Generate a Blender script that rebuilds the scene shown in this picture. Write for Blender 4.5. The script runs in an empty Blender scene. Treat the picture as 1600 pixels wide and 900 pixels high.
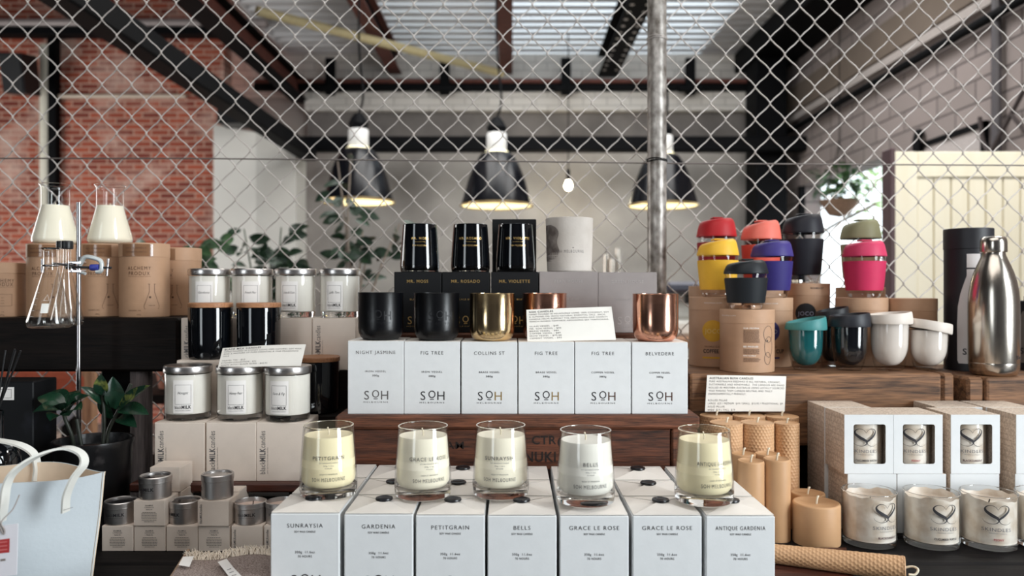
import bpy, bmesh, math, random
from mathutils import Vector, Matrix, Euler
random.seed(7)
SC = bpy.context.scene
COL = SC.collection
PI = math.pi
E = 1.27                      # eye height; the camera looks level along +Y
FP = 1200.0                   # focal length in pixels of the 1600x900 frame
def X(px, Y): return (px - 800) / FP * Y
def Z(py, Y): return E - (py - 450) / FP * Y

# ------------------------------------------------------------------ camera, world, lights, exposure
cam_d = bpy.data.cameras.new('camera'); cam = bpy.data.objects.new('camera', cam_d); COL.objects.link(cam)
cam.location = (0, 0, E); cam.rotation_euler = (PI/2, 0, 0)
cam_d.sensor_width = 36; cam_d.lens = 36 * FP / 1600; cam_d.clip_start = .05
cam_d.dof.use_dof = True; cam_d.dof.focus_distance = 1.22; cam_d.dof.aperture_fstop = 3.6
SC.camera = cam
SC.view_settings.view_transform = 'Standard'; SC.view_settings.look = 'None'
SC.view_settings.exposure = 0.0; SC.view_settings.gamma = 1; SC.view_settings.use_curve_mapping = False
SC.cycles.use_denoising = True
SC.cycles.max_bounces = 14; SC.cycles.transparent_max_bounces = 32; SC.cycles.transmission_bounces = 12
SC.cycles.sample_clamp_indirect = 4.0
w = bpy.data.worlds.new('sky'); SC.world = w; w.use_nodes = True
bg = w.node_tree.nodes['Background']; bg.inputs[0].default_value = (.86, .95, 1.0, 1); bg.inputs[1].default_value = 2.6

def area(name, loc, target, sx, sy, power, color=(1, 1, 1)):
    d = bpy.data.lights.new(name, 'AREA'); d.shape = 'RECTANGLE'; d.size = sx; d.size_y = sy
    d.energy = power; d.color = color
    o = bpy.data.objects.new(name, d); COL.objects.link(o); o.location = loc
    o.rotation_euler = (Vector(target) - Vector(loc)).to_track_quat('-Z', 'Y').to_euler()
    return o
area('added_overhead_fill', (0, -.3, E + 2.33), (0, .1, 0), 3.2, 2.2, 49, (1, .96, .92))  # added overhead fill for the display; the ceiling has no opening here
area('side_window_daylight', (2.74, -.60, E + .45), (0, -.4, E + .2), 1.1, 2.3, 138, (.90, .965, 1))
area('front_window_daylight', (-2.9, -2.9, E + .5), (-1.2, 1.2, E), 1.1, 2.4, 22, (.90, .965, 1))
area('added_shop_fill', (.5, 5.0, E + 2.3), (.5, 5.9, 0), 3.4, 1.8, 125, (1, .98, .95))  # fill lamp added to brighten the room and back wall beyond the fence
area('added_left_fill', (-5.85, 4.6, E + .2), (0, 5.6, E + .9), 3.0, 2.2, 150, (1, .98, .95))  # unseen fill added at the left for the ceiling and back wall
area('added_door_fill', (2.2, 2.3, E + 2.35), (2.3, 3.4, E - .1), .9, .7, 70, (1, .97, .90))  # extra lamp added and aimed at the cream door to brighten it

# ------------------------------------------------------------------ materials
def lin(c):
    f = lambda v: (v/12.92 if v <= .04045 else ((v+.055)/1.055)**2.4)
    return tuple(f(v/255) for v in c)
MATS = {}
def nodes(name):
    m = bpy.data.materials.new(name); m.use_nodes = True
    nt = m.node_tree
    return m, nt, nt.nodes['Principled BSDF'], nt.nodes, nt.links
def obj_coords(N, L, scale=(1, 1, 1)):
    tc = N.new('ShaderNodeTexCoord'); mp = N.new('ShaderNodeMapping')
    mp.inputs['Scale'].default_value = scale
    L.new(tc.outputs['Object'], mp.inputs['Vector'])
    return mp.outputs['Vector']
def mat(name, rgb, rough=.5, metal=0, var=.06, scale=40, bump=0, bscale=None, stretch=(1, 1, 1), rgb2=None,
        spec=.5, coat=0, sss=0, detail=3, contrast=(.3, .7), rvar=0):
    if name in MATS: return MATS[name]
    m, nt, P, N, L = nodes(name)
    c = lin(rgb)
    c1 = tuple(v*(1-var) for v in c); c2 = tuple(min(1, v*(1+var)) for v in c) if rgb2 is None else lin(rgb2)
    if rgb2 is not None: c1 = c
    vec = obj_coords(N, L, stretch)
    no = N.new('ShaderNodeTexNoise'); no.inputs['Scale'].default_value = scale; no.inputs['Detail'].default_value = detail
    L.new(vec, no.inputs['Vector'])
    cr = N.new('ShaderNodeValToRGB')
    cr.color_ramp.elements[0].color = c1 + (1,); cr.color_ramp.elements[1].color = c2 + (1,)
    cr.color_ramp.elements[0].position, cr.color_ramp.elements[1].position = contrast
    L.new(no.outputs['Fac'], cr.inputs['Fac']); L.new(cr.outputs['Color'], P.inputs['Base Color'])
    P.inputs['Roughness'].default_value = rough; P.inputs['Metallic'].default_value = metal
    P.inputs['Specular IOR Level'].default_value = spec
    if coat: P.inputs['Coat Weight'].default_value = coat; P.inputs['Coat Roughness'].default_value = .05
    if sss:
        P.inputs['Subsurface Weight'].default_value = sss; P.inputs['Subsurface Radius'].default_value = (.012, .008, .004)
        P.inputs['Subsurface Scale'].default_value = 1
    if rvar:
        mr = N.new('ShaderNodeMapRange'); mr.inputs['To Min'].default_value = rough - rvar; mr.inputs['To Max'].default_value = rough + rvar
        L.new(no.outputs['Fac'], mr.inputs['Value']); L.new(mr.outputs['Result'], P.inputs['Roughness'])
    if bump:
        b = N.new('ShaderNodeBump'); b.inputs['Strength'].default_value = bump; b.inputs['Distance'].default_value = .002
        n2 = no
        if bscale:
            n2 = N.new('ShaderNodeTexNoise'); n2.inputs['Scale'].default_value = bscale; n2.inputs['Detail'].default_value = 4
            L.new(vec, n2.inputs['Vector'])
        L.new(n2.outputs['Fac'], b.inputs['Height']); L.new(b.outputs['Normal'], P.inputs['Normal'])
    MATS[name] = m
    return m
def thin_glass(name, tint=(1, 1, 1), ior=1.45, edge=.86, rough=0.0):
    m, nt, P, N, L = nodes(name)
    out = N['Material Output']; N.remove(P)
    tr = N.new('ShaderNodeBsdfTransparent'); gl = N.new('ShaderNodeBsdfGlossy'); gl.inputs['Roughness'].default_value = rough
    lw = N.new('ShaderNodeLayerWeight'); lw.inputs['Blend'].default_value = .5
    cr = N.new('ShaderNodeValToRGB'); cr.color_ramp.elements[0].position = .75
    cr.color_ramp.elements[0].color = tint + (1,); cr.color_ramp.elements[1].color = tuple(v*edge for v in tint) + (1,)
    L.new(lw.outputs['Facing'], cr.inputs['Fac']); L.new(cr.outputs['Color'], tr.inputs['Color'])
    pw = N.new('ShaderNodeMath'); pw.operation = 'POWER'; pw.inputs[1].default_value = 4.0     # Schlick fresnel, the same from both sides
    L.new(lw.outputs['Facing'], pw.inputs[0])
    fr = N.new('ShaderNodeMapRange'); fr.inputs['To Min'].default_value = ((ior-1)/(ior+1))**2; fr.inputs['To Max'].default_value = .85
    L.new(pw.outputs[0], fr.inputs['Value'])
    mx = N.new('ShaderNodeMixShader'); L.new(fr.outputs['Result'], mx.inputs['Fac'])
    L.new(tr.outputs['BSDF'], mx.inputs[1]); L.new(gl.outputs['BSDF'], mx.inputs[2]); L.new(mx.outputs['Shader'], out.inputs['Surface'])
    return m
def solid_glass(name, tint=(1, 1, 1), rough=0.0):
    m, nt, P, N, L = nodes(name)
    P.inputs['Base Color'].default_value = tint + (1,); P.inputs['Roughness'].default_value = rough
    P.inputs['Transmission Weight'].default_value = 1; P.inputs['IOR'].default_value = 1.46
    return m
def wood(name, dark, light, along='X', scale=1.0, rough=.55, bump=.4, spec=.4, knots=False):
    m, nt, P, N, L = nodes(name)
    st = {'X': (1.6, 22, 22), 'Y': (22, 1.6, 22), 'Z': (22, 22, 1.6)}[along]
    vec = obj_coords(N, L, tuple(v*scale for v in st))
    n1 = N.new('ShaderNodeTexNoise'); n1.inputs['Scale'].default_value = 3.0; n1.inputs['Detail'].default_value = 6; n1.inputs['Distortion'].default_value = .6
    n2 = N.new('ShaderNodeTexNoise'); n2.inputs['Scale'].default_value = 14; n2.inputs['Detail'].default_value = 3
    L.new(vec, n1.inputs['Vector']); L.new(vec, n2.inputs['Vector'])
    ma = N.new('ShaderNodeMath'); ma.operation = 'MULTIPLY_ADD'; ma.inputs[1].default_value = .45; 
    L.new(n2.outputs['Fac'], ma.inputs[0]); 
    mb = N.new('ShaderNodeMath'); mb.operation = 'MULTIPLY'; mb.inputs[1].default_value = .6
    L.new(n1.outputs['Fac'], mb.inputs[0]); L.new(mb.outputs[0], ma.inputs[2])
    cr = N.new('ShaderNodeValToRGB'); cr.color_ramp.elements[0].position = .36; cr.color_ramp.elements[1].position = .66
    cr.color_ramp.elements[0].color = lin(dark) + (1,); cr.color_ramp.elements[1].color = lin(light) + (1,)
    L.new(ma.outputs[0], cr.inputs['Fac']); L.new(cr.outputs['Color'], P.inputs['Base Color'])
    P.inputs['Roughness'].default_value = rough; P.inputs['Specular IOR Level'].default_value = spec
    b = N.new('ShaderNodeBump'); b.inputs['Strength'].default_value = bump; b.inputs['Distance'].default_value = .002
    L.new(ma.outputs[0], b.inputs['Height']); L.new(b.outputs['Normal'], P.inputs['Normal'])
    return m
def brick(name, c1, c2, mortar, bw, rh, plane, ms=.012, rough=.85, stain=None, bump=.5, mscale=.5):
    m, nt, P, N, L = nodes(name)
    tc = N.new('ShaderNodeTexCoord'); sp = N.new('ShaderNodeSeparateXYZ'); cb = N.new('ShaderNodeCombineXYZ')
    L.new(tc.outputs['Object'], sp.inputs[0])
    L.new(sp.outputs['X' if plane == 'XZ' else 'Y'], cb.inputs['X']); L.new(sp.outputs['Z'], cb.inputs['Y'])
    bt = N.new('ShaderNodeTexBrick'); L.new(cb.outputs[0], bt.inputs['Vector'])
    bt.inputs['Scale'].default_value = 1; bt.inputs['Brick Width'].default_value = bw; bt.inputs['Row Height'].default_value = rh
    bt.inputs['Mortar Size'].default_value = ms; bt.inputs['Mortar Smooth'].default_value = .3
    bt.inputs['Color1'].default_value = lin(c1) + (1,); bt.inputs['Color2'].default_value = lin(c2) + (1,); bt.inputs['Mortar'].default_value = lin(mortar) + (1,)
    col = bt.outputs['Color']
    if stain:
        no = N.new('ShaderNodeTexNoise'); no.inputs['Scale'].default_value = 2.4; no.inputs['Detail'].default_value = 6
        L.new(tc.outputs['Object'], no.inputs['Vector'])
        cr = N.new('ShaderNodeValToRGB'); cr.color_ramp.elements[0].position = .52; cr.color_ramp.elements[1].position = .72
        L.new(no.outputs['Fac'], cr.inputs['Fac'])
        mx = N.new('ShaderNodeMix'); mx.data_type = 'RGBA'; mx.inputs['B'].default_value = lin(stain) + (1,)
        mm = N.new('ShaderNodeMath'); mm.operation = 'MULTIPLY'; mm.inputs[1].default_value = mscale
        L.new(cr.outputs['Color'], mm.inputs[0]); L.new(mm.outputs[0], mx.inputs['Factor'])
        L.new(col, mx.inputs['A']); col = mx.outputs['Result']
    L.new(col, P.inputs['Base Color']); P.inputs['Roughness'].default_value = rough
    b = N.new('ShaderNodeBump'); b.inputs['Strength'].default_value = bump; b.inputs['Distance'].default_value = .01; b.invert = True
    L.new(bt.outputs['Fac'], b.inputs['Height']); L.new(b.outputs['Normal'], P.inputs['Normal'])
    return m
def emit(name, rgb, s):
    m, nt, P, N, L = nodes(name)
    P.inputs['Base Color'].default_value = lin(rgb) + (1,)
    P.inputs['Emission Color'].default_value = lin(rgb) + (1,); P.inputs['Emission Strength'].default_value = s
    return m

# ------------------------------------------------------------------ mesh builder
TEXT = {}
def text_data(s, bold=0, space=1.0, shear=0):
    k = (s, bold, space, shear)
    if k in TEXT: return TEXT[k]
    cu = bpy.data.curves.new('lettering', 'FONT'); cu.body = s; cu.size = 1; cu.offset = bold; cu.space_character = space
    cu.shear = shear; cu.resolution_u = 3; cu.align_x = 'CENTER'
    ob = bpy.data.objects.new('lettering', cu); COL.objects.link(ob)
    dg = bpy.context.evaluated_depsgraph_get(); dg.update()
    me = bpy.data.meshes.new_from_object(ob.evaluated_get(dg))
    vs = [(v.co.x, v.co.y) for v in me.vertices]; fs = [tuple(p.vertices) for p in me.polygons]
    bpy.data.objects.remove(ob); bpy.data.curves.remove(cu); bpy.data.meshes.remove(me)
    x0 = min((v[0] for v in vs), default=0); x1 = max((v[0] for v in vs), default=1)
    cap = .729 if s != '' else 1
    vs = [((a - (x0+x1)/2)/cap, b/cap) for a, b in vs]
    TEXT[k] = (vs, fs, (x1-x0)/cap)
    return TEXT[k]

def cr_spline(pts, n=8, closed=False):
    P = [Vector(p) for p in pts]; out = []
    m = len(P)
    rng = range(m if closed else m-1)
    for i in rng:
        p0 = P[(i-1) % m] if closed or i > 0 else P[0]*2 - P[1]
        p1 = P[i]; p2 = P[(i+1) % m]
        p3 = P[(i+2) % m] if closed or i+2 < m else P[m-1]*2 - P[m-2]
        for k in range(n):
            t = k/n
            out.append(.5*((2*p1) + (p2-p0)*t + (2*p0-5*p1+4*p2-p3)*t*t + (3*p1-p0-3*p2+p3)*t**3))
    if not closed: out.append(P[-1])
    return out

class MB:
    def __init__(s): s.v = []; s.f = []; s.m = []; s.s = []
    def add(s, vs, fs, mi=0, smooth=False):
        o = len(s.v); s.v += [tuple(v) for v in vs]
        for f in fs: s.f.append(tuple(i+o for i in f)); s.m.append(mi); s.s.append(smooth)
        return s
    def box(s, x0, x1, y0, y1, z0, z1, mi=0, b=0, seg=1):
        if b <= 0:
            vs = [(x, y, z) for x in (x0, x1) for y in (y0, y1) for z in (z0, z1)]
            return s.add(vs, [(0, 1, 3, 2), (4, 6, 7, 5), (0, 4, 5, 1), (2, 3, 7, 6), (0, 2, 6, 4), (1, 5, 7, 3)], mi)
        bm = bmesh.new(); bmesh.ops.create_cube(bm, size=1)
        for v in bm.verts: v.co = Vector(((x0+x1)/2 + v.co.x*(x1-x0), (y0+y1)/2 + v.co.y*(y1-y0), (z0+z1)/2 + v.co.z*(z1-z0)))
        bmesh.ops.bevel(bm, geom=list(bm.edges), offset=b, segments=seg, affect='EDGES', profile=.5)
        bm.verts.index_update()
        s.add([v.co.copy() for v in bm.verts], [tuple(v.index for v in f.verts) for f in bm.faces], mi)
        bm.free(); return s
    def lathe(s, prof, n=40, mi=0, c=(0, 0), sharp=32, smooth=True, xf=None):
        runs = [[prof[0]]]
        for i in range(1, len(prof)):
            runs[-1].append(prof[i])
            if 0 < i < len(prof)-1:
                a = Vector((prof[i][0]-prof[i-1][0], prof[i][1]-prof[i-1][1])); b = Vector((prof[i+1][0]-prof[i][0], prof[i+1][1]-prof[i][1]))
                if a.length > 1e-9 and b.length > 1e-9 and a.angle(b) > math.radians(sharp): runs.append([prof[i]])
        for r in runs:
            vs = []; fs = []
            for (rr, z) in r:
                for k in range(n):
                    a = 2*PI*k/n
                    p = (c[0]+rr*math.cos(a), c[1]+rr*math.sin(a), z)
                    vs.append(xf(p) if xf else p)
            for i in range(len(r)-1):
                for k in range(n):
                    k2 = (k+1) % n
                    fs.append((i*n+k, i*n+k2, (i+1)*n+k2, (i+1)*n+k))
            s.add(vs, fs, mi, smooth)
        return s
    def tube(s, pts, r, n=8, mi=0, closed=False, smooth=True, caps=True):
        P = [Vector(p) for p in pts]; m = len(P)
        R = r if hasattr(r, '__len__') else [r]*m
        vs = []; fs = []; up = None
        for i in range(m):
            if closed: t = P[(i+1) % m] - P[(i-1) % m]
            else: t = P[min(i+1, m-1)] - P[max(i-1, 0)]
            t.normalize()
            if up is None:
                up = Vector((0, 0, 1)) if abs(t.z) < .9 else Vector((1, 0, 0))
            up = (up - t*up.dot(t)); up.normalize()
            b = t.cross(up)
            for k in range(n):
                a = 2*PI*k/n
                vs.append(P[i] + (up*math.cos(a) + b*math.sin(a))*R[i])
        for i in range(m if closed else m-1):
            j = (i+1) % m
            for k in range(n):
                k2 = (k+1) % n
                fs.append((i*n+k, i*n+k2, j*n+k2, j*n+k))
        s.add(vs, fs, mi, smooth)
        if caps and not closed:
            s.add(vs[:n], [tuple(range(n))[::-1]], mi); s.add(vs[-n:], [tuple(range(n))], mi)
        return s
    def grid(s, fn, nu, nv, mi=0, smooth=True):
        vs = [fn(i/nu, j/nv) for j in range(nv+1) for i in range(nu+1)]
        fs = [(j*(nu+1)+i, j*(nu+1)+i+1, (j+1)*(nu+1)+i+1, (j+1)*(nu+1)+i) for j in range(nv) for i in range(nu)]
        return s.add(vs, fs, mi, smooth)
    def prism(s, poly, y0, y1, mi=0, axis='Y'):
        n = len(poly)
        if axis == 'Y': vs = [(a, y0, b) for a, b in poly] + [(a, y1, b) for a, b in poly]
        elif axis == 'Z': vs = [(a, b, y0) for a, b in poly] + [(a, b, y1) for a, b in poly]
        else: vs = [(y0, a, b) for a, b in poly] + [(y1, a, b) for a, b in poly]
        fs = [tuple(range(n)), tuple(range(2*n-1, n-1, -1))] + [(i, i+n, (i+1) % n+n, (i+1) % n) for i in range(n)]
        return s.add(vs, fs, mi)
    def text(s, t, h, fn, u=0, v=0, w=None, mi=1, bold=0, space=1.1, shear=0, align='C', rot=False):
        vs, fs, nw = text_data(t, bold, space, shear)
        sx = h if w is None else w/nw
        off = u if align == 'C' else (u + nw*sx/2 if align == 'L' else u - nw*sx/2)
        if rot: return s.add([fn(v - b*h, u + a*sx) for a, b in vs], fs, mi)
        return s.add([fn(off + a*sx, v + b*h) for a, b in vs], fs, mi)
    def bar(s, fn, u0, u1, v0, v1, mi=1, n=1):
        return s.grid(lambda a, b: fn(u0+(u1-u0)*a, v0+(v1-v0)*b), n, 1, mi, False)
    def frame(s, fn, u0, u1, v0, v1, t, mi=1, n=6):
        s.bar(fn, u0, u1, v0, v0+t, mi, n); s.bar(fn, u0, u1, v1-t, v1, mi, n)
        s.bar(fn, u0, u0+t, v0, v1, mi); s.bar(fn, u1-t, u1, v0, v1, mi); return s
    def disc(s, fn, u, v, r, mi=1, n=32, rings=5):
        for k in range(rings):
            a0, a1 = r*k/rings, r*(k+1)/rings
            s.grid(lambda a, b: fn(u+(a0+(a1-a0)*b)*math.cos(2*PI*a), v+(a0+(a1-a0)*b)*math.sin(2*PI*a)), n, 1, mi, True)
        return s
    def stroke(s, fn, pts, wd, mi=1):
        """ribbon of varying width along 2-D points"""
        m = len(pts); L_ = []; R_ = []
        for i in range(m):
            t = Vector(pts[min(i+1, m-1)][:2]) - Vector(pts[max(i-1, 0)][:2])
            if t.length < 1e-9: t = Vector((1, 0))
            t.normalize(); nn = Vector((-t.y, t.x)); wi = (wd[i] if hasattr(wd, '__len__') else wd)/2
            p = Vector(pts[i][:2]); L_.append(p+nn*wi); R_.append(p-nn*wi)
        vs = [fn(*p) for p in L_] + [fn(*p) for p in R_]
        return s.add(vs, [(i+m, i+1+m, i+1, i) for i in range(m-1)], mi)
    def mesh(s, name, mats):
        me = bpy.data.meshes.new(name); me.from_pydata(s.v, [], s.f)
        for m in mats: me.materials.append(m)
        me.polygons.foreach_set('material_index', s.m); me.polygons.foreach_set('use_smooth', s.s)
        me.update(); return me
    def build(s, name, mats, parent=None, loc=None, rot=None):
        mats = mats if isinstance(mats, (list, tuple)) else [mats]
        return link(name, s.mesh(name, mats), parent, loc, rot)
def link(name, me, parent=None, loc=None, rot=None):
    o = bpy.data.objects.new(name, me); COL.objects.link(o)
    if parent is not None: o.parent = parent
    if loc is not None: o.location = loc
    if rot is not None: o.rotation_euler = rot
    return o
CACHE = {}
def cached(key, fn):
    if key not in CACHE: CACHE[key] = fn()
    return CACHE[key]
def part(name, key, parent, mats, fn, loc=None, rot=None):
    """a part whose mesh data is shared between copies"""
    def mk():
        b = MB(); fn(b); return b.mesh(name, mats if isinstance(mats, (list, tuple)) else [mats])
    return link(name, cached(key, mk), parent, loc, rot)
def tag(o, label, cat, group=None):
    o['label'] = label; o['category'] = cat
    if group: o['group'] = group
    return o
def thing(name, label, cat, loc=(0, 0, 0), rz=0, group=None, rot=None):
    o = bpy.data.objects.new(name, None); o.empty_display_size = .02; COL.objects.link(o)
    o.location = loc; o.rotation_euler = rot if rot else (0, 0, rz)
    return tag(o, label, cat, group)
def struct(o): o['kind'] = 'structure'; return o
def cyl(r, a0=0.0, off=.0004):
    """unrolls (u along the surface, v up) onto a cylinder; a0 turns it to the right seen from the front"""
    R = r + off
    return lambda u, v: (R*math.sin(u/R+a0), -R*math.cos(u/R+a0), v)
def flat(y, off=.0003): return lambda u, v: (u, y-off, v)
def soh_logo(b, fn, u, v, h, mi=1, mh=None, sub=True):
    """big S, small raised underlined o, big H, tiny city name under it; v = baseline"""
    b.text('S', h, fn, u-h*.98, v, mi=mi); b.text('H', h, fn, u+h*.98, v, mi=mh if mh is not None else mi)
    pts = [(u+.33*h*math.cos(2*PI*i/28), v+.62*h+.36*h*math.sin(2*PI*i/28)) for i in range(29)]
    b.stroke(fn, pts, h*.11, mi); b.bar(fn, u-.22*h, u+.22*h, v+.03*h, v+.12*h, mi)
    if sub: b.text('MELBOURNE', h*.16, fn, u, v-h*.36, w=h*2.7, mi=mi, space=1.5)
# ------------------------------------------------------------------ material palette
WHITE_CARD = mat('white_carton', (218, 220, 221), .55, var=.02, scale=60, bump=.05, bscale=300)
FLAP_CARD = mat('white_carton_flap', (232, 226, 219), .55, var=.03, scale=30, bump=.08, bscale=120)
BEIGE_CARD = mat('beige_carton', (230, 216, 203), .6, var=.03, scale=40, bump=.05, bscale=260)
KRAFT = mat('kraft_board', (180, 142, 112), .62, var=.04, scale=40, stretch=(1, 1, 1.5), bump=.08, bscale=200)
KRAFT_LID = mat('kraft_board_lid', (186, 148, 118), .6, var=.04, scale=40, stretch=(1, 1, 1.5), bump=.08, bscale=200)
KRAFT_DARK = mat('kraft_paper_label', (138, 98, 70), .5, var=.06, scale=50)
BLACK_CARD = mat('black_carton', (13, 14, 17), .6, var=.1, scale=60, bump=.04, bscale=300, spec=.3)
GREY_CARD = mat('grey_carton', (150, 142, 140), .6, var=.04, scale=60, bump=.04, bscale=300)
INK = mat('dark_ink', (44, 42, 46), .6, var=.05)
INK_SOFT = mat('grey_ink', (96, 92, 92), .6, var=.05)
INK_FAINT = mat('faint_ink', (128, 118, 112), .6, var=.05)
INK_BROWN = mat('brown_ink', (92, 62, 44), .6, var=.05)
INK_GOLD = mat('gold_foil', (214, 178, 112), .35, .7, var=.06)
INK_GREY_FOIL = mat('grey_foil', (186, 180, 178), .4, .3, var=.04)
INK_WHITE = mat('white_ink', (232, 226, 220), .6, var=.03)
BRASS_FOIL = mat('brass_foil', (160, 134, 84), .4, .4, var=.06)
COPPER_FOIL = mat('copper_foil', (88, 62, 52), .4, .3, var=.06)
SEAL = mat('black_seal_wax', (16, 16, 20), .3, var=.1, scale=200, bump=.15, bscale=150)
GLASS = thin_glass('clear_glass', (.985, .985, .98))
GLASS_JAR = thin_glass('jar_glass', (.96, .955, .95), edge=.86)
RIM = solid_glass('glass_rim')
BASE = solid_glass('thick_glass', (.99, .98, .98))
LAB = thin_glass('laboratory_glass', (.97, .97, .965), ior=1.5, edge=.84)
WAX = mat('cream_wax', (247, 240, 220), .45, var=.02, scale=18, spec=.3)
WAX_YELLOW = mat('yellow_wax', (248, 236, 198), .45, var=.02, scale=18, spec=.3)
WAX_WHITE = mat('white_wax', (240, 237, 228), .45, var=.02, scale=18, spec=.3)
WICK = mat('cotton_wick', (222, 212, 190), .9, var=.15, scale=900)
WICK_DARK = mat('burnt_wick', (60, 52, 46), .9, var=.2, scale=900)
IRON = mat('black_iron', (5, 6, 10), .30, 0, var=.15, scale=300, bump=.06, bscale=700, spec=.5)
IRON_MARK = mat('embossed_iron', (14, 15, 20), .5, .1, var=.1, scale=300)
BRASS = mat('polished_brass', (226, 200, 156), .15, 1, var=.12, scale=30, bump=.05, bscale=60, rvar=.04)
COPPER = mat('polished_copper', (226, 170, 146), .17, 1, var=.12, scale=30, bump=.04, bscale=60, rvar=.04)
CEMENT = mat('cast_cement', (186, 178, 170), .85, rgb2=(206, 199, 192), scale=18, bump=.15, bscale=250)
CEMENT_STAIN = mat('damp_cement', (98, 88, 84), .85, rgb2=(150, 142, 136), scale=60, contrast=(.35, .75))
SILVER = mat('brushed_silver', (206, 202, 200), .3, 1, var=.05, scale=8, stretch=(1, 1, 60), rvar=.06)
TIN = mat('tin_plate', (206, 202, 200), .36, 1, var=.06, scale=30, bump=.02)
CHROME = mat('chrome', (176, 172, 174), .1, 1, var=.02)
STEEL = mat('brushed_steel', (200, 192, 182), .22, 1, var=.05, scale=12, stretch=(40, 40, .5), rvar=.05)
BLACK_GLASS = mat('black_glass', (8, 10, 14), .05, 0, var=.05, spec=.55, coat=.3)
WOOD_LID = wood('acacia_lid', (140, 92, 62), (192, 140, 102), 'X', 6, .45, .1)
CRATE = wood('crate_redwood', (36, 20, 14), (108, 62, 42), 'X', 1.5, .55, .8)
CRATE_EDGE = wood('crate_edge_wood', (44, 26, 18), (122, 74, 52), 'X', 1.8, .55, .7)
TIMBER = wood('rustic_timber', (46, 32, 25), (152, 110, 78), 'X', 1.0, .65, .8)
DARK_WOOD = wood('dark_stained_wood', (6, 5, 5), (26, 19, 16), 'X', 1.0, .6, .5, spec=.15)
BLACK_PLANK = wood('black_plank', (10, 9, 10), (26, 22, 22), 'X', 1.0, .62, .4, spec=.15)
RED_BOARD = wood('red_brown_board', (44, 22, 18), (88, 46, 34), 'X', 1.0, .45, .3)
POST_WOOD = wood('grey_post_wood', (70, 62, 62), (112, 102, 100), 'Z', 1.2, .8, .6)
PAPER = mat('card_paper', (236, 233, 226), .7, var=.015, scale=40)
STICKER = mat('label_paper', (240, 236, 232), .6, var=.015, scale=60)
LINE_INK = mat('label_line_ink', (110, 108, 112), .6, var=.03)
GALV = mat('galvanised_wire', (200, 193, 188), .45, .45, var=.1, scale=60)
POST_STEEL = mat('galvanised_post', (92, 84, 76), .42, .4, rgb2=(200, 194, 188), scale=60, stretch=(1, 1, .6), contrast=(.3, .7), bump=.1, detail=6)
BEESWAX = mat('beeswax', (196, 154, 114), .5, var=.05, scale=30, spec=.35)
BLACK_PLASTIC = mat('black_plastic', (18, 19, 22), .4, var=.1)

# ------------------------------------------------------------------ the building
BRICK = brick('red_brick', (172, 84, 60), (120, 52, 42), (190, 150, 132), .165, .054, 'XZ', .008, stain=(216, 186, 172), mscale=.75)
WHITE_BRICK = brick('painted_block', (142, 131, 128), (132, 122, 119), (92, 84, 83), .42, .14, 'YZ', .008, bump=.9)
PALE_BRICK = brick('painted_brick', (216, 212, 206), (206, 202, 196), (176, 172, 168), .24, .08, 'XZ', .006, bump=.5)
CONCRETE = mat('concrete_render', (138, 134, 130), .85, rgb2=(178, 174, 169), scale=1.6, detail=7, bump=.1, bscale=30)
DARK_CONCRETE = mat('concrete_lintel', (96, 92, 90), .85, rgb2=(128, 123, 120), scale=3, detail=7)
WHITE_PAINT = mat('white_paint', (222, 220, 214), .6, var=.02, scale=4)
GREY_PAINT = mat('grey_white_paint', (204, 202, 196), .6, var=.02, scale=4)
BLACK_STEEL = mat('black_steel', (8, 9, 12), .65, 0, var=.15, scale=10, spec=.1)
RUST_STEEL = mat('red_oxide_steel', (98, 54, 46), .7, 0, var=.2, scale=14)
FLOOR = mat('polished_concrete_floor', (96, 92, 90), .5, rgb2=(120, 116, 112), scale=3, detail=6)
SHADED_BAND = mat('shaded_lintel_brown', (104, 92, 82), .85, var=.08, scale=5)  # the lintel's shadow is put into this brown
DARK_WALL = mat('charcoal_plaster', (58, 56, 58), .9, var=.1, scale=4)
CORR = mat('corrugated_white_metal', (214, 214, 216), .38, .15, var=.03, scale=3)

def S(name, m, fn):
    b = MB(); fn(b); return struct(b.build(name, m))
XR = 2.79; YB = 8.0; CEIL = 2.42
S('floor', FLOOR, lambda b: b.box(-6, 4.2, -3.2, 9, -.1, 0))
S('wall_back', CONCRETE, lambda b: b.box(-3.2, XR+.2, YB, YB+.2, 0, E+3.72))
S('wall_left', DARK_WALL, lambda b: b.box(-6.2, -6, -3.2, 8.2, 0, E+3.72))
S('wall_front', DARK_WALL, lambda b: (b.box(-6, -3.5, -3.2, -3, 0, E+3.72), b.box(-2.3, XR+.2, -3.2, -3, 0, E+CEIL+.1),
    b.box(-3.5, -2.3, -3.2, -3, 0, E-.75), b.box(-3.5, -2.3, -3.2, -3, E+1.75, E+3.72)))
OY0, OY1, OZ = 5.62, 7.42, E+.985                                   # doorway in the right wall
def wr(b):
    b.box(XR, XR+.2, -3.2, -1.2, 0, E+CEIL+.1); b.box(XR, XR+.2, 0, OY0, 0, E+CEIL+.1)
    b.box(XR, XR+.2, -1.2, 0, 0, E-.75); b.box(XR, XR+.2, -1.2, 0, E+1.65, E+CEIL+.1)
    b.box(XR, XR+.2, OY0, OY1, OZ, E+CEIL+.1); b.box(XR, XR+.2, OY1, YB+.2, 0, E+CEIL+.1)
S('wall_right', WHITE_BRICK, wr)
# brick wall facing the camera on the left
S('wall_brick', BRICK, lambda b: b.box(-6, -2.70, 7.2, 7.4, 0, E+3.72))
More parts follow.
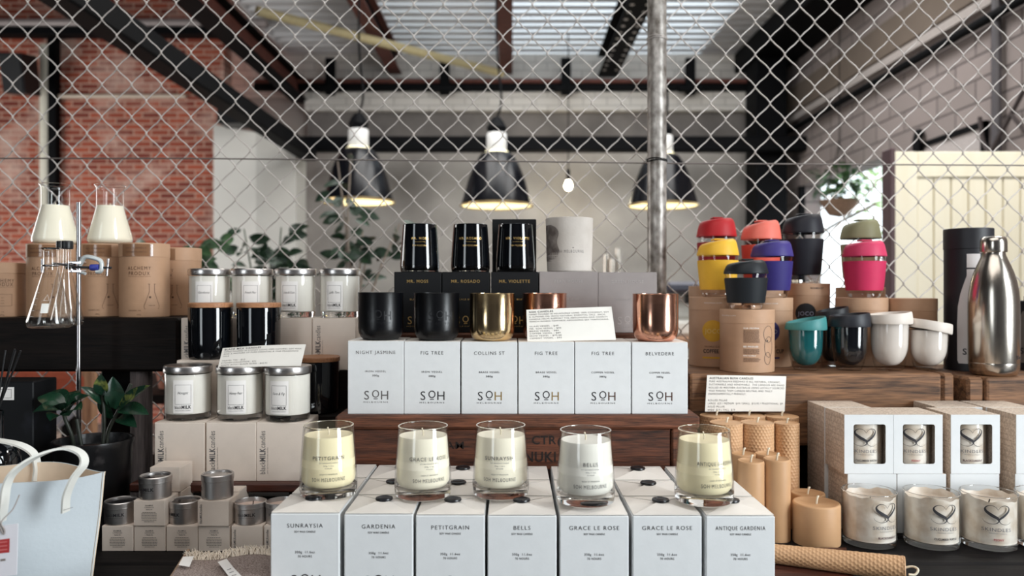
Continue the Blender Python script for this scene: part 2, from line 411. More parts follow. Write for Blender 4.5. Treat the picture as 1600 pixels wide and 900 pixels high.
# white painted pier between the brick and the concrete
def pier(b):
    top = [(-2.74, 7.05, 1.50), (-2.34, 7.02, 1.42), (-1.99, 7.07, 1.27)]
    vs = []
    for (x, y, z) in top: vs += [(x, y, 0), (x, y, E+z)]
    for (x, y, z) in top: vs += [(x-.04, y+.5, 0), (x-.04, y+.5, E+z)]
    b.add(vs, [(0, 2, 3, 1), (0, 1, 7, 6), (6, 7, 9, 8), (8, 9, 11, 10), (4, 10, 11, 5), (1, 3, 9, 7), (3, 5, 11, 9)], 0)
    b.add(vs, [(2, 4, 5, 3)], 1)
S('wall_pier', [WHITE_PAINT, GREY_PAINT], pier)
# corrugated metal ceiling, ribs run left to right; its middle is made translucent for brightness
def ceil(b):
    y0, y1, pitch = 2.6, 8.15, .17
    prof = []
    y = y0
    while y < y1:
        prof += [(y, 0), (y+.07, 0), (y+.095, .035), (y+.145, .035)]; y += pitch
    for xa_, xb_, m1 in ((-2.3, -1.2, 0), (-1.2, -.06, 2), (-.06, 1.95, 3), (1.95, 4, 0)):
        for k, ((a, za), (c, zc)) in enumerate(zip(prof, prof[1:])):
            b.add([(xa_, a, E+CEIL+za), (xb_, a, E+CEIL+za), (xb_, c, E+CEIL+zc), (xa_, c, E+CEIL+zc)], [(0, 3, 2, 1)], m1 if k % 2 == 0 else 0)
    b.box(-2.3, 4.2, -3.2, 2.6, E+CEIL+.02, E+CEIL+.12, 1); b.box(-6.2, -2.3, -3.2, 8.4, E+3.6, E+3.72, 1)
    b.box(-2.34, -2.3, -3.2, 8.4, E+CEIL, E+3.72, 0)
    b.box(-2.3, -1.2, 2.6, 8.4, E+CEIL+.06, E+CEIL+.14, 1); b.box(1.95, 4.2, 2.6, 8.4, E+CEIL+.06, E+CEIL+.14, 1)
def brightening_sheet(name, k):
    """ceiling metal made translucent so that sky light brightens it; k = how much"""
    m, nt, P, N, L = nodes(name); out = N['Material Output']
    P.inputs['Base Color'].default_value = lin((222, 222, 224)) + (1,); P.inputs['Roughness'].default_value = .5
    no = N.new('ShaderNodeTexNoise'); no.inputs['Scale'].default_value = .8; L.new(obj_coords(N, L), no.inputs['Vector'])
    cr = N.new('ShaderNodeValToRGB'); cr.color_ramp.elements[0].color = lin((205, 208, 212)) + (1,); cr.color_ramp.elements[1].color = lin((236, 238, 240)) + (1,)
    L.new(no.outputs['Fac'], cr.inputs['Fac'])
    tr = N.new('ShaderNodeBsdfTranslucent'); L.new(cr.outputs['Color'], tr.inputs['Color'])
    mx = N.new('ShaderNodeMixShader'); mx.inputs['Fac'].default_value = k
    L.new(P.outputs['BSDF'], mx.inputs[1]); L.new(tr.outputs['BSDF'], mx.inputs[2]); L.new(mx.outputs['Shader'], out.inputs['Surface'])
    return m
S('ceiling', [CORR, DARK_WALL, brightening_sheet('dim_brightening_sheet', .30), brightening_sheet('strong_brightening_sheet', .70)], ceil)
# upper back wall: painted brick, steel angle, painted band, concrete lintel, black steel beam
S('trim_1', PALE_BRICK, lambda b: b.box(-3.2, XR, YB-.06, YB+.01, E+1.98, E+CEIL+.03))
S('trim_2', [PALE_BRICK], lambda b: b.box(-2.1, XR, YB-.22, YB+.01, E+1.80, E+1.985))
S('trim_3', DARK_CONCRETE, lambda b: b.box(-2.1, XR, YB-.12, YB+.01, E+1.545, E+1.80))
# right wall bands
S('trim_4', SHADED_BAND, lambda b: b.box(XR-.03, XR+.01, 2.6, YB, E+1.72, E+1.97))
S('trim_5', mat('grey_ledge', (160, 152, 148), .8), lambda b: b.box(XR-.05, XR+.01, 2.6, YB, E+1.63, E+1.69))
S('trim_6', BLACK_STEEL, lambda b: (b.box(XR-.01, XR+.04, OY0-.05, OY0+.01, 0, OZ), b.box(XR-.01, XR+.04, OY1-.01, OY1+.05, 0, OZ)))

def beam(name, label, cat, m, x0, x1, y0, y1, z0, z1, b=.01, group=None):
    q = MB(); q.box(x0, x1, y0, y1, z0, z1, 0, b); return tag(q.build(name, m), label, cat, group)
def ibeam(name, label, mats, xc, zc, wd, ht, y0, y1, group=None, holes=False):
    b = MB(); t = .012
    b.box(xc-wd/2, xc+wd/2, y0, y1, zc-ht/2, zc-ht/2+t, 0); b.box(xc-wd/2, xc+wd/2, y0, y1, zc+ht/2-t, zc+ht/2, 0)
    b.box(xc-t/2, xc+t/2, y0, y1, zc-ht/2+t, zc+ht/2-t, 1)
    if holes:
        y = y0+.3
        while y < y1-.1:
            for xx in (-.3, .3):
                b.lathe([(0, zc-ht/2-.004), (.018, zc-ht/2-.004), (.018, zc-ht/2)], 10, 2, (xc+xx*wd, y))
            y += .16
    return tag(b.build(name, mats), label, 'beam', group)
beam('steel_beam', 'black steel beam running across the back wall under the concrete lintel', 'beam', BLACK_STEEL, -2.3, XR, YB-.75, YB-.6, E+1.30, E+1.435)
beam('steel_rail', 'rusty steel rail running across the back wall above the pale brick band', 'rail', [RUST_STEEL], -2.6, 2.45, YB-.3, YB-.2, E+2.06, E+2.10)
beam('steel_channel', 'dark grey steel channel just under the rusty rail', 'beam', [BLACK_STEEL], -2.6, 2.6, YB-.29, YB-.21, E+1.99, E+2.055)
# brackets on the rail
for i, px in enumerate((517, 695, 884, 1078)):
    x = X(px, YB-.3)
    q = MB(); q.box(x-.05, x+.05, YB-.34, YB-.3, E+1.93, E+2.30, 0, .006); q.box(x-.12, x+.12, YB-.36, YB-.3, E+1.96, E+2.02, 0, .006)
    tag(q.build('beam_bracket', BLACK_STEEL), ['leftmost', 'second from left', 'third from left', 'rightmost'][i] + ' black bracket on the rusty rail of the back wall', 'bracket', 'brackets on the rail')
# beams along the roof, all parallel to the side walls
beam('steel_beam', 'long black steel beam slanting across the brick wall in the upper left', 'beam', BLACK_STEEL, -1.97, -1.83, 2.7, 7.2, E+1.19, E+1.32)
ibeam('roof_beam', 'black and red roof beam beside the brick wall, second from left', [BLACK_STEEL, RUST_STEEL], -2.16, E+2.0, .17, .20, 2.7, 7.9)
ibeam('roof_beam', 'red oxide roof beam left of the centre of the ceiling', [RUST_STEEL, BLACK_STEEL], -1.2, E+2.3, .13, .20, 2.7, 7.9)
ibeam('roof_beam', 'red oxide roof beam in the middle of the ceiling', [RUST_STEEL, BLACK_STEEL], -.06, E+2.3, .13, .20, 2.7, 7.9)
ibeam('roof_beam', 'dark bolted roof beam right of the centre, behind the fence post', [BLACK_STEEL, BLACK_STEEL, GALV], .98, E+2.28, .20, .22, 2.7, 7.9, holes=True)
beam('gutter_beam', 'black boxed beam along the top of the right wall', 'beam', BLACK_STEEL, 2.30, XR, 2.7, YB, E+2.22, E+2.42)
q = MB(); q.tube([(-1.96, 5.9, E+2.13), (-.10, 7.62, E+2.13)], .04, 8, 0)
tag(q.build('wooden_batten', mat('pale_yellow_wood', (196, 182, 140), .6, var=.08)), 'pale yellow batten slung diagonally under the ceiling', 'batten')
# horizontal pipe and steel section across the brick wall
q = MB(); q.tube([(-6, 6.9, E+2.38), (-2.2, 6.9, E+2.38)], .04, 12, 0); tag(q.build('steel_pipe', mat('grey_pipe', (150, 140, 138), .5, .2)), 'grey pipe running across the top of the brick wall', 'pipe')
beam('steel_beam', 'black horizontal beam under the grey pipe on the brick wall', 'beam', BLACK_STEEL, -6, -2.32, 6.86, 7.0, E+2.27, E+2.335, .004)
q = MB(); q.tube([(-4.25, 7.17, E+1.79), (-3.05, 7.17, E+1.79)], .022, 8, 0); tag(q.build('conduit_pipe', mat('cream_pipe', (206, 190, 172), .5)), 'thin cream conduit running along the brick wall below the speaker', 'pipe')
q = MB(); q.tube([(X(66, 7.1), 7.15, 0), (X(66, 7.1), 7.15, E+2.26)], .05, 14, 0)
tag(q.build('downpipe', mat('cream_paint', (226, 222, 206), .5)), 'cream vertical downpipe on the brick wall behind the speaker', 'pipe')
beam('pipe_shadow_strip', 'dark strip standing in for the shadow beside the cream downpipe', 'shadow', BLACK_STEEL, X(76, 7.15), X(90, 7.15), 7.12, 7.2, 0, E+2.4, .004)  # strip put in as the downpipe's shadow on the brick
# loudspeaker
t = thing('loudspeaker', 'black loudspeaker hung high on the brick wall at the far left', 'speaker', (X(35, 6.9), 6.84, E+1.90), rot=(.12, .06, -.15))
q = MB(); q.prism([(-.14, .18), (.09, .18), (.12, -.17), (-.10, -.17)], -.06, .12); q.build('cabinet', BLACK_PLASTIC, t)
q = MB(); q.prism([(-.127, .165), (.077, .165), (.105, -.155), (-.09, -.155)], -.07, -.06); q.build('grille', mat('speaker_mesh', (26, 27, 30), .7, var=.3, scale=400), t)
q = MB(); q.tube([(-.08, .11, .0), (-.08, .33, .0)], .02, 8); q.build('bracket', BLACK_STEEL, t)
# black junction box at the top of the pier
beam('junction_box', 'black box fixed above the white pier beside the brick wall', 'box', BLACK_PLASTIC, X(345, 6.9), X(395, 6.9), 6.8, 7.048, Z(196, 6.9), Z(166, 6.9), .01)
# columns near the back right corner
beam('steel_column', 'wide black steel column in the back right corner', 'column', BLACK_STEEL, X(1172, 7.6), X(1219, 7.6), 7.4, 7.75, 0, E+2.3, .01)
# pipes along the right wall
q = MB(); q.tube([(XR-.06, 2.7, E+1.545), (XR-.06, YB-.05, E+1.545)], .028, 10); tag(q.build('wall_pipe', BLACK_STEEL), 'black pipe running along the right wall under the pale ledge', 'pipe')
q = MB(); q.tube([(XR-.04, 4.36, E+1.7), (XR-.04, 4.36, 0)], .026, 10); tag(q.build('conduit_pipe', mat('dark_grey_pipe', (70, 66, 70), .5)), 'dark vertical conduit on the right wall above the cream door', 'pipe')
# cables
for px, y, l in ((1432, 5.2, 'thick dark bracket arm on the right wall beside the picture'),):
    q = MB(); q.tube(cr_spline([(XR-.02, y, E+.78), (XR-.05, y-.02, E+.88), (XR-.06, y-.02, E+.98), (XR-.03, y, E+1.06)], 6), .03, 8); tag(q.build('wall_hook', BLACK_STEEL), l, 'hook')
# framed picture on the right wall
t = thing('framed_picture', 'black framed picture with a dark round shape on the right wall', 'picture', (XR-.012, 4.85, E+.65))
q = MB(); hw, hh = .36, .33
for a in ((-hw, -hw+.035, -hh, hh), (hw-.035, hw, -hh, hh), (-hw, hw, hh-.035, hh), (-hw, hw, -hh, -hh+.035)): q.box(-.02, .012, a[0], a[1], a[2], a[3])
q.build('frame', BLACK_STEEL, t)
q = MB(); q.box(-.006, .008, -hw+.03, hw-.03, -hh+.03, hh-.03, 0); q.disc(lambda u, v: (-.0075, -u, v), .02, .0, .12, 1); q.build('print', [mat('print_paper', (176, 168, 166), .6), mat('print_ink', (60, 58, 66), .7)], t)
# bare branch on the right wall
q = MB()
for pts in ([(XR-.05, 4.5, E+.45), (XR-.08, 4.35, E+.75), (XR-.06, 4.2, E+.95), (XR-.06, 4.0, E+1.15)], [(XR-.08, 4.35, E+.75), (XR-.06, 4.45, E+.85), (XR-.05, 4.5, E+1.0)], [(XR-.06, 4.2, E+.95), (XR-.06, 4.05, E+.8), (XR-.06, 3.95, E+.72)]):
    q.tube(cr_spline(pts, 5), .012, 6)
tag(q.build('bare_branch', mat('dark_bark', (58, 50, 50), .9)), 'bare dark branch fixed to the right wall above the door', 'branch')
# cream boarded door leaf standing in front of the right wall
YD = 3.45
t = thing('boarded_door', 'cream painted door of vertical boards at the right', 'door', (0, YD, 0))
xa, xb, zt = X(1392, YD), XR, Z(238, YD)
CREAM = mat('cream_door_paint', (248, 240, 216), .5, rgb2=(252, 246, 226), scale=3, stretch=(6, 1, .6))
q = MB(); q.box(xa, xa+.11, -.02, .02, 0, zt, 0, .004); q.build('stile', CREAM, t)
q = MB(); q.box(xa+.11, xb, -.02, .02, zt-.115, zt, 0, .004); q.build('top_rail', CREAM, t)
q = MB(); x = xa+.112
while x < xb-.01:
    q.box(x, min(x+.072, xb), -.012, .012, 0, zt-.115, 0, .003); x += .0775
q.build('boards', CREAM, t)
q = MB(); q.box(xa-.028, xa-.003, -.05, .03, 0, zt+.01, 0, .004); q.build('edge_strip', mat('purple_brown_paint', (84, 62, 66), .5), t)
# pendant lamps
LAMP_BLACK = mat('black_enamel', (12, 13, 18), .22, 0, var=.1, spec=.35)
LAMP_IN = emit('lit_lamp_lining', (255, 244, 200), 1.0)
def pendant(px, py_rim, Y, label, ang=0):
    R = .265; k = R
    t = thing('pendant_lamp', label, 'lamp', (X(px, Y), Y, Z(py_rim, Y)), group='pendant lamps over the counter')
    prof = [(R, 0), (R*.985, .02), (R*.93, .07), (R*.80, .19), (R*.64, .30), (R*.47, .375), (R*.30, .405), (R*.26, .41)]
    q = MB(); q.lathe(prof, 40, 0); q.build('shade', LAMP_BLACK, t)
    q = MB(); q.lathe([(r*.97, z+.002) for r, z in prof] + [(0, .40)], 40, 0); q.build('shade_lining', LAMP_IN, t)
    q = MB(); q.lathe([(R*1.02, -.006), (R*1.03, .006), (R*1.0, .012)], 40, 0); q.build('rim', mat('brass_rim', (196, 168, 120), .3, .8), t)
    q = MB(); q.lathe([(.07, .40), (.075, .41), (.075, .53), (.07, .54), (0, .54)], 24, 0); q.build('socket', mat('white_porcelain', (214, 214, 212), .4), t)
    q = MB(); q.lathe([(.06, .54), (.075, .58), (.05, .63), (.025, .66), (0, .66)], 16, 0); q.build('cord_grip', BLACK_STEEL, t)
    q = MB(); q.tube(cr_spline([(0, 0, .65), (.035, 0, .8), (.0, .02, 1.2), (0, .05, E+CEIL-Z(py_rim, Y))], 6), .008, 6); q.build('cord', BLACK_STEEL, t)
    q = MB(); q.lathe([(0, -.0), (.03, .02), (.045, .06), (.03, .12), (.02, .16), (0, .16)], 16, 0); q.build('bulb', emit('warm_bulb', (255, 240, 200), 6), t, (0, 0, .06))
pendant(560, 316, 5.7, 'black enamel pendant lamp, leftmost of the three over the counter')
pendant(776, 322, 5.7, 'black enamel pendant lamp in the middle of the three over the counter')
pendant(1036, 322, 5.9, 'black enamel pendant lamp partly behind the fence post')
t = thing('bare_bulb', 'bare glowing bulb on a cord between the pendant lamps', 'bulb', (X(888, 7.3), 7.3, Z(290, 7.3)))
q = MB(); q.lathe([(0, -.045), (.022, -.038), (.036, -.012), (.034, .012), (.02, .04), (.014, .055), (0, .055)], 20, 0); q.build('glass_bulb', emit('glowing_bulb', (255, 244, 214), 30), t)
q = MB(); q.lathe([(.016, .05), (.018, .06), (.018, .15), (.008, .16), (0, .16)], 14, 0); q.build('lamp_holder', BLACK_STEEL, t)
q = MB(); q.tube([(0, 0, .16), (0, 0, E+CEIL-Z(290, 7.3))], .005, 6); q.build('cord', BLACK_STEEL, t)
d = bpy.data.lights.new('bulb_light', 'POINT'); d.energy = 9; d.color = (1, .86, .62); d.shadow_soft_size = .05
o = bpy.data.objects.new('bulb_light', d); COL.objects.link(o); o.location = (X(888, 7.3), 7.36, Z(290, 7.3)-.08)

# ------------------------------------------------------------------ chain link fence
YF = 1.86; PW = 46.4/FP*YF; PH = 51.0/FP*YF
t = thing('chain_link_fence', 'galvanised chain link fence with a round steel post behind the shelves', 'fence', (0, YF, 0))
b = MB(); x0 = X(43, YF); z0 = Z(262, YF)
rw = .0015
k0 = int((-1.75-x0)/(PW/2)); k1 = int((1.75-x0)/(PW/2))
j0 = int((.35-z0)/PH); j1 = int((E+.95-z0)/PH)
rnd = random.Random(3)
for k in range(k0, k1):
    xl = x0 + k*PW/2 - .0016; xr = x0 + (k+1)*PW/2 + .0016
    par = k % 2
    pts = []
    for j in range(j0, j1):
        zl = z0 + (j + (.5 if par else 0))*PH; zr = zl + PH/2
        jit = rnd.uniform(-.0007, .0007)
        for (f, yo) in ((0, 0), (.05, .0018), (.35, .0024), (.7, .0026), (.95, .0018)):
            e = f + .035*math.sin(2*PI*f)
            pts.append((xl+(xr-xl)*f, yo, zl+(zr-zl)*e + jit))
        for (f, yo) in ((0, 0), (.05, -.0018), (.3, -.0026), (.65, -.0024), (.95, -.0018)):
            e = f + .035*math.sin(2*PI*f)
            pts.append((xr-(xr-xl)*f, yo, zr+(zr-zl)*e + jit))
    pts = [(px_, py_, pz_ - .005*px_) for px_, py_, pz_ in pts]
    b.tube(pts, rw, 5, 0, caps=False)
b.build('wire_mesh', GALV, t)
q = MB(); zt = Z(252, YF)
q.tube([(-1.75, -.006, zt+.006), (-.8, -.006, zt+.006), (0, -.006, zt-.001), (.35, -.008, zt-.006), (.9, -.006, zt-.009), (1.75, -.006, zt-.014)], .0017, 6)
q.build('tension_wire', mat('dark_wire', (120, 112, 108), .5, .6), t)
xp = X(1026.5, 1.83)
q = MB(); q.lathe([(.0225, 0), (.0225, E+1.2)], 32, 0, (xp, -.03)); q.build('post', POST_STEEL, t)
for py in (58, 250):
    zz = Z(py, 1.81)
    q = MB(); q.tube([(xp+.0238*math.cos(a*PI/12), -.03+.0238*math.sin(a*PI/12), zz+.001*math.sin(a*.8)) for a in range(24)], .0014, 6, 0, closed=True)
    q.tube([(xp+.0238*math.cos(a*PI/12), -.03+.0238*math.sin(a*PI/12), zz+.004+.0016*math.sin(a*.5)) for a in range(24)], .0012, 6, 0, closed=True)
    q.build('tie_wire', GALV if py == 58 else BLACK_STEEL, t)

# ------------------------------------------------------------------ shop beyond the fence: counter, machine, plants
t = thing('service_counter', 'pale service counter beyond the fence', 'counter', (0, 4.6, 0))
q = MB(); q.box(-.9, 1.9, 0, .7, E-.36, E-.30, 0, .008); q.build('counter_top', wood('pale_counter_wood', (120, 84, 60), (176, 132, 100), 'X', 1), t)
q = MB(); q.box(-.86, 1.86, .04, .66, 0, E-.36, 0, .004); q.build('counter_front', WHITE_PAINT, t)
t = thing('coffee_machine', 'white and black coffee machine on the counter beyond the fence post', 'machine', (X(1068, 4.9), 4.9, E-.30))
q = MB(); q.box(-.12, .42, -.15, .2, .0, .10, 0, .02); q.box(-.12, .42, .02, .2, .1, .27, 0, .02); q.build('body', WHITE_PAINT, t)
q = MB(); q.box(-.14, .44, -.17, .2, .27, .34, 0, .02); q.build('head', mat('dark_blue_plastic', (48, 48, 66), .4), t)
q = MB(); q.lathe([(.03, 0), (.03, .05), (.012, .06)], 16, 0, (.02, -.06)); q.tube([(.02, -.08, .04), (.02, -.2, .03)], .012, 8); q.build('filter_handle', BLACK_PLASTIC, t, (0, 0, .2))
for px, top, r, l in ((948, 398, .03, 'leftmost'), (966, 388, .026, 'tallest and rightmost'), (957, 404, .025, 'shortest, middle')):
    Yj = {948: 4.75, 966: 4.78, 957: 4.69}[px]; h = Z(top, Yj)-(E-.30)
    q = MB(); q.lathe([(r, 0), (r*1.05, .01), (r*.95, h*.6), (r*.7, h*.86), (r*.72, h), (0, h)], 20)
    tag(q.build('steel_flask', STEEL, None, (X(px, Yj), Yj, E-.30)), l + ' steel flask on the counter behind the grey cement pot', 'flask', 'steel flasks on the counter')

LEAF_DARK = mat('dark_leaf', (26, 46, 34), .5, rgb2=(48, 76, 50), scale=30, spec=.5)
LEAF_MID = mat('mid_green_leaf', (40, 70, 46), .5, rgb2=(84, 120, 76), scale=20)
LEAF_GLOSS = mat('glossy_deep_leaf', (14, 40, 30), .25, rgb2=(30, 66, 44), scale=30, spec=.6)
LEAF_SPOT = mat('spotted_leaf', (20, 48, 34), .25, rgb2=(120, 126, 62), scale=45, contrast=(.52, .66), spec=.6)
STEM = mat('green_stem', (60, 82, 52), .6); BARK = mat('pale_bark', (150, 136, 124), .8, var=.15)
TERRA = mat('terracotta', (166, 96, 70), .8, var=.1, scale=20)
def leaf(b, base, tip, wd, up=(0, 0, 1), fold=.25, droop=.12, mi=0, n=8, tipk=1.0):
    base = Vector(base); tip = Vector(tip); ax = tip-base; L_ = ax.length; ax.normalize()
    up = Vector(up); up = up - ax*up.dot(ax)
    if up.length < 1e-5: up = Vector((1, 0, 0)) - ax*ax.x
    up.normalize(); side = ax.cross(up)
    def fn(u, v):
        s = (u-.5)*2
        prof = math.sin(PI*min(1, v**.8))**.8 if v > 0 else 0
        return base + ax*L_*v + side*s*wd/2*prof + up*(abs(s)*fold*wd*prof*.5 + L_*droop*math.sin(PI*v))
    b.grid(fn, 4, n, mi, True)
def bush(name, label, loc, stems, leafmat, leafL, leafW, nleaf, spread, pot=None, seed=1, droop=.1, stemr=.006, stemmat=None, pot_mat=None):
    """stems: list of end points relative to loc; leaves around the upper part of each"""
    r = random.Random(seed)
    t = thing(name, label, 'plant', loc)
    st = MB(); lf = MB()
    for e in stems:
        e = Vector(e); mid = e*.5 + Vector((r.uniform(-.03, .03), r.uniform(-.03, .03), .02))
        pts = cr_spline([(0, 0, 0), mid, e], 6); st.tube(pts, [stemr*(1-.5*i/len(pts)) for i in range(len(pts))], 6)
        for i in range(nleaf):
            f = r.uniform(.35, 1.02); p = pts[min(int(f*(len(pts)-1)), len(pts)-1)]
            a = r.uniform(0, 2*PI); d = Vector((math.cos(a), math.sin(a), r.uniform(-.3, .6))); d.normalize()
            q = p + d*spread*r.uniform(.2, 1)
            ln = leafL*r.uniform(.7, 1.15)
            leaf(lf, q, q + (d*.8 + Vector((0, 0, -.25))).normalized()*ln, leafW*r.uniform(.8, 1.2), up=(r.uniform(-.6, .6), -1, r.uniform(-.2, 1)), droop=droop)
    st.build('stem', stemmat or STEM, t); lf.build('foliage', leafmat, t)
    if pot:
        pr, ph = pot
        q = MB(); q.lathe([(0, -ph), (pr*.75, -ph), (pr, -.01), (pr*1.05, -.01), (pr*1.05, .015), (pr*.95, .015), (pr*.9, -.02), (0, -.02)], 28); q.build('pot', pot_mat or TERRA, t)
    return t
# side bench that carries the three potted plants beyond the fence
t = thing('plant_bench', 'dark wooden bench under the potted plants beyond the fence on the left', 'bench', (-1.7, 3.6, 0))
q = MB(); q.box(-.75, 1.1, -.3, .6, E-.50, E-.46, 0, .006); q.build('seat', DARK_WOOD, t)
for sx in (-.68, 1.03):
    for sy in (-.24, .53):
        q = MB(); q.box(sx-.03, sx+.03, sy-.03, sy+.03, 0, E-.50, 0, .004); q.build('leg', DARK_WOOD, t)
PZ = E-.46
bush('potted_shrub', 'bushy green plant in front of the brick wall beyond the fence', (X(285, 3.5), 3.5, PZ+.21), [(-.13, 0, .42), (.04, -.02, .46), (.12, 0, .36), (-.05, -.05, .38), (.14, -.03, .46)], LEAF_MID, .10, .05, 18, .07, (.13, .2), 4)
bush('potted_palm', 'dark green plant with finger leaves against the white pier', (X(412, 3.9), 3.9, PZ+.21), [(-.10, 0, .55), (.08, .03, .56), (.14, -.03, .40), (-.06, .04, .36), (.03, 0, .46), (.12, 0, .30)], LEAF_DARK, .12, .055, 18, .06, (.12, .2), 9)
bush('ficus_tree', 'slender pale stemmed tree with hanging leaves beyond the four silver lidded candles', (X(560, 3.7), 3.7, PZ+.21), [(-.10, 0, .86), (-.04, .02, .90), (.02, 0, .52), (.06, 0, .46), (-.06, 0, .55), (.20, .0, .56)], LEAF_DARK, .10, .05, 11, .06, (.12, .2), 12, .05, .007, BARK)
bush('potted_fern', 'dark spiky plant at the far left beyond the fence', (X(30, 3.3), 3.3, PZ+.18), [(-.10, 0, .30), (.06, 0, .34), (.14, .02, .28), (.0, .05, .26)], LEAF_DARK, .12, .03, 12, .06, (.11, .17), 5)
# hanging basket and foliage seen through the doorway
t = thing('hanging_basket', 'hanging basket plant in the bright doorway on the right', 'plant', (2.60, 6.1, E+.70))
q = MB(); q.lathe([(0, -.14), (.08, -.12), (.14, -.03), (.15, 0), (.14, .0), (0, -.02)], 24); q.build('basket', mat('coir', (128, 102, 84), .9, var=.2, scale=80), t)
r = random.Random(2); q = MB()
for i in range(110):
    a = r.uniform(0, 2*PI); p = Vector((math.cos(a)*r.uniform(0, .2), math.sin(a)*r.uniform(0, .3), r.uniform(.0, .22)))
    leaf(q, p, p + Vector((math.cos(a)*.07, math.sin(a)*.10, r.uniform(-.08, .05))), .05)
q.build('foliage', LEAF_MID, t)
q = MB()
for k in range(3): q.tube([(.14*math.cos(k*2.1), .14*math.sin(k*2.1), 0), (0, 0, .45), (0, 0, CEIL-.70+.02)], .004, 5)
q.build('hanger', BLACK_STEEL, t)
t = thing('street_tree', 'sunlit green tree outside the doorway on the right', 'tree', (5.6, 10.6, 0))
q = MB(); q.tube([(0, 0, 0), (.05, 0, 1.2), (.2, 0, 2.6)], [.09, .07, .04], 10); q.build('trunk', BARK, t)
q = MB()
for i in range(500):
    p = Vector((r.gauss(0, .55), r.gauss(0, .55), 2.75 + r.gauss(0, .35))); a = r.uniform(0, 2*PI)
    leaf(q, p, p+Vector((math.cos(a)*.16, math.sin(a)*.16, r.uniform(-.1, .1))), .1)
q.build('foliage', mat('sunlit_leaf', (150, 190, 120), .5, rgb2=(196, 220, 160), scale=10), t)
q = MB(); q.tube(cr_spline([(2.72, 7.3, E+.33), (2.7, 6.6, E+.50), (2.72, 5.75, E+.63)], 6), .014, 6)
tag(q.build('bare_branch', mat('pale_branch', (158, 148, 140), .9)), 'pale bare twig across the bright doorway', 'branch')
S('ground', mat('pale_pavement', (226, 224, 220), .9, var=.04, scale=2), lambda b: b.box(XR+.2, 14, 0, 20, -.12, -.02))
# seating area low behind the shelf on the left
t = thing('cafe_chair', 'orange padded chair seen below the dark shelf through the fence', 'chair', (-1.93, 2.2, 0))
ORANGE = mat('orange_fabric', (168, 80, 54), .8, var=.1, scale=60); TAN = wood('tan_wood', (130, 92, 68), (190, 146, 112), 'Z', 1)
q = MB(); q.box(-.05, .50, .0, .50, .60, .68, 0, .03, 2); q.build('seat', ORANGE, t)
q = MB(); q.box(.0, .45, .46, .54, .86, .985, 0, .03, 2); q.build('backrest', ORANGE, t)
for sx in (0, .45):
    for sy in (.03, .49):
        q = MB(); q.box(sx-.02, sx+.02, sy-.02, sy+.02, 0, .60 if sy < .1 else .98, 0, .004); q.build('leg', TAN, t)
q = MB(); q.lathe([(0, 0), (.12, 0), (.13, .25), (.125, .62), (.06, .66), (.06, .70), (0, .70)], 20)
tag(q.build('milk_urn', mat('pale_enamel', (206, 184, 170), .4), None, (X(68, 3.0), 3.0, 0)), 'pale tall urn on the floor below the dark shelf, seen through the fence', 'urn')
r = random.Random(8); q = MB()
q.grid(lambda u, v: (.14*math.sin(PI*v)**.6*math.cos(2*PI*u)*(1+.18*math.sin(9*u*PI*2+v*7)), .14*math.sin(PI*v)**.6*math.sin(2*PI*u)*(1+.15*math.sin(11*u*2*PI+v*9)), .34*v*(1+.05*math.sin(14*PI*u))), 60, 16)
tag(q.build('crumpled_bag', mat('crumpled_paper', (180, 184, 196), .8, var=.2, scale=14, bump=.6, bscale=25), None, (X(66, 3.0), 3.0, .70)), 'crumpled pale bag on top of the urn behind the fence', 'bag')
t = thing('side_stool', 'dark wooden stool below the dark shelf beyond the fence', 'stool', (X(215, 3.2), 3.2, 0))
q = MB(); q.lathe([(0, .50), (.17, .50), (.18, .52), (.18, .54), (0, .545)], 28); q.build('seat', DARK_WOOD, t)
for k in range(4):
    a = PI/4+k*PI/2
    q = MB(); q.tube([(.17*math.cos(a), .17*math.sin(a), 0), (.12*math.cos(a), .12*math.sin(a), .5)], .014, 8); q.build('leg', DARK_WOOD, t)
# ------------------------------------------------------------------ the display table, crates and shelves
TZ = E - .42                                        # table top
t = thing('display_table', 'dark plank display table carrying the candles', 'table', (0, 0, 0))
y = .80; i = 0
while y < 1.70:
    q = MB(); q.box(-1.75, 1.75, y, y+.118, TZ-.035, TZ, 0, .004); q.build('plank', BLACK_PLANK, t); y += .124
for sx in (-1.65, 1.65):
    for sy in (.92, 1.74):
        q = MB(); q.box(sx-.04, sx+.04, sy-.04, sy+.04, 0, TZ-.035, 0, .005); q.build('leg', BLACK_PLANK, t)
q = MB(); q.box(-1.68, 1.68, .9, .95, TZ-.13, TZ-.035, 0, .004); q.build('apron', BLACK_PLANK, t)

def cr_mark(b, fn, u, v, h, txt): b.text(txt, h, fn, u, v, mi=1, bold=.01, space=1.1)
CZ1 = E - .2175; CZ2 = E - .0845
BURN = mat('burnt_stamp', (24, 14, 11), .8, var=.3, scale=120)
t = thing('wooden_crate', 'reddish wooden crate with burnt stamp in the middle under the six vessel boxes', 'crate', (0, 1.31, TZ))
hC = CZ1 - TZ
q = MB(); q.box(-.296, .272, .006, .02, 0, hC-.024, 0, .002)
fn = flat(.006, .0006)
q.text('ELTHAM', .013, fn, -.125, hC-.058, w=.085, mi=1, bold=.01)
q.text('CTR', .015, fn, .055, hC-.050, mi=1, bold=.015); q.text('INUKI', .018, fn, .045, hC-.080, w=.060, mi=1, bold=.012); q.text('ACT', .020, fn, .042, hC-.112, w=.065, mi=1, bold=.012)
for (cx, cz, r_) in ((.089, hC-.047, .011), (-.055, hC-.04, .006)):
    q.disc(fn, cx, cz, r_, 1, 20, 2)
q.build('front_board', [CRATE, BURN], t)
q = MB(); q.box(.273, .318, .002, .11, 0, hC-.024, 0, .003); q.build('corner_post', CRATE_EDGE, t)
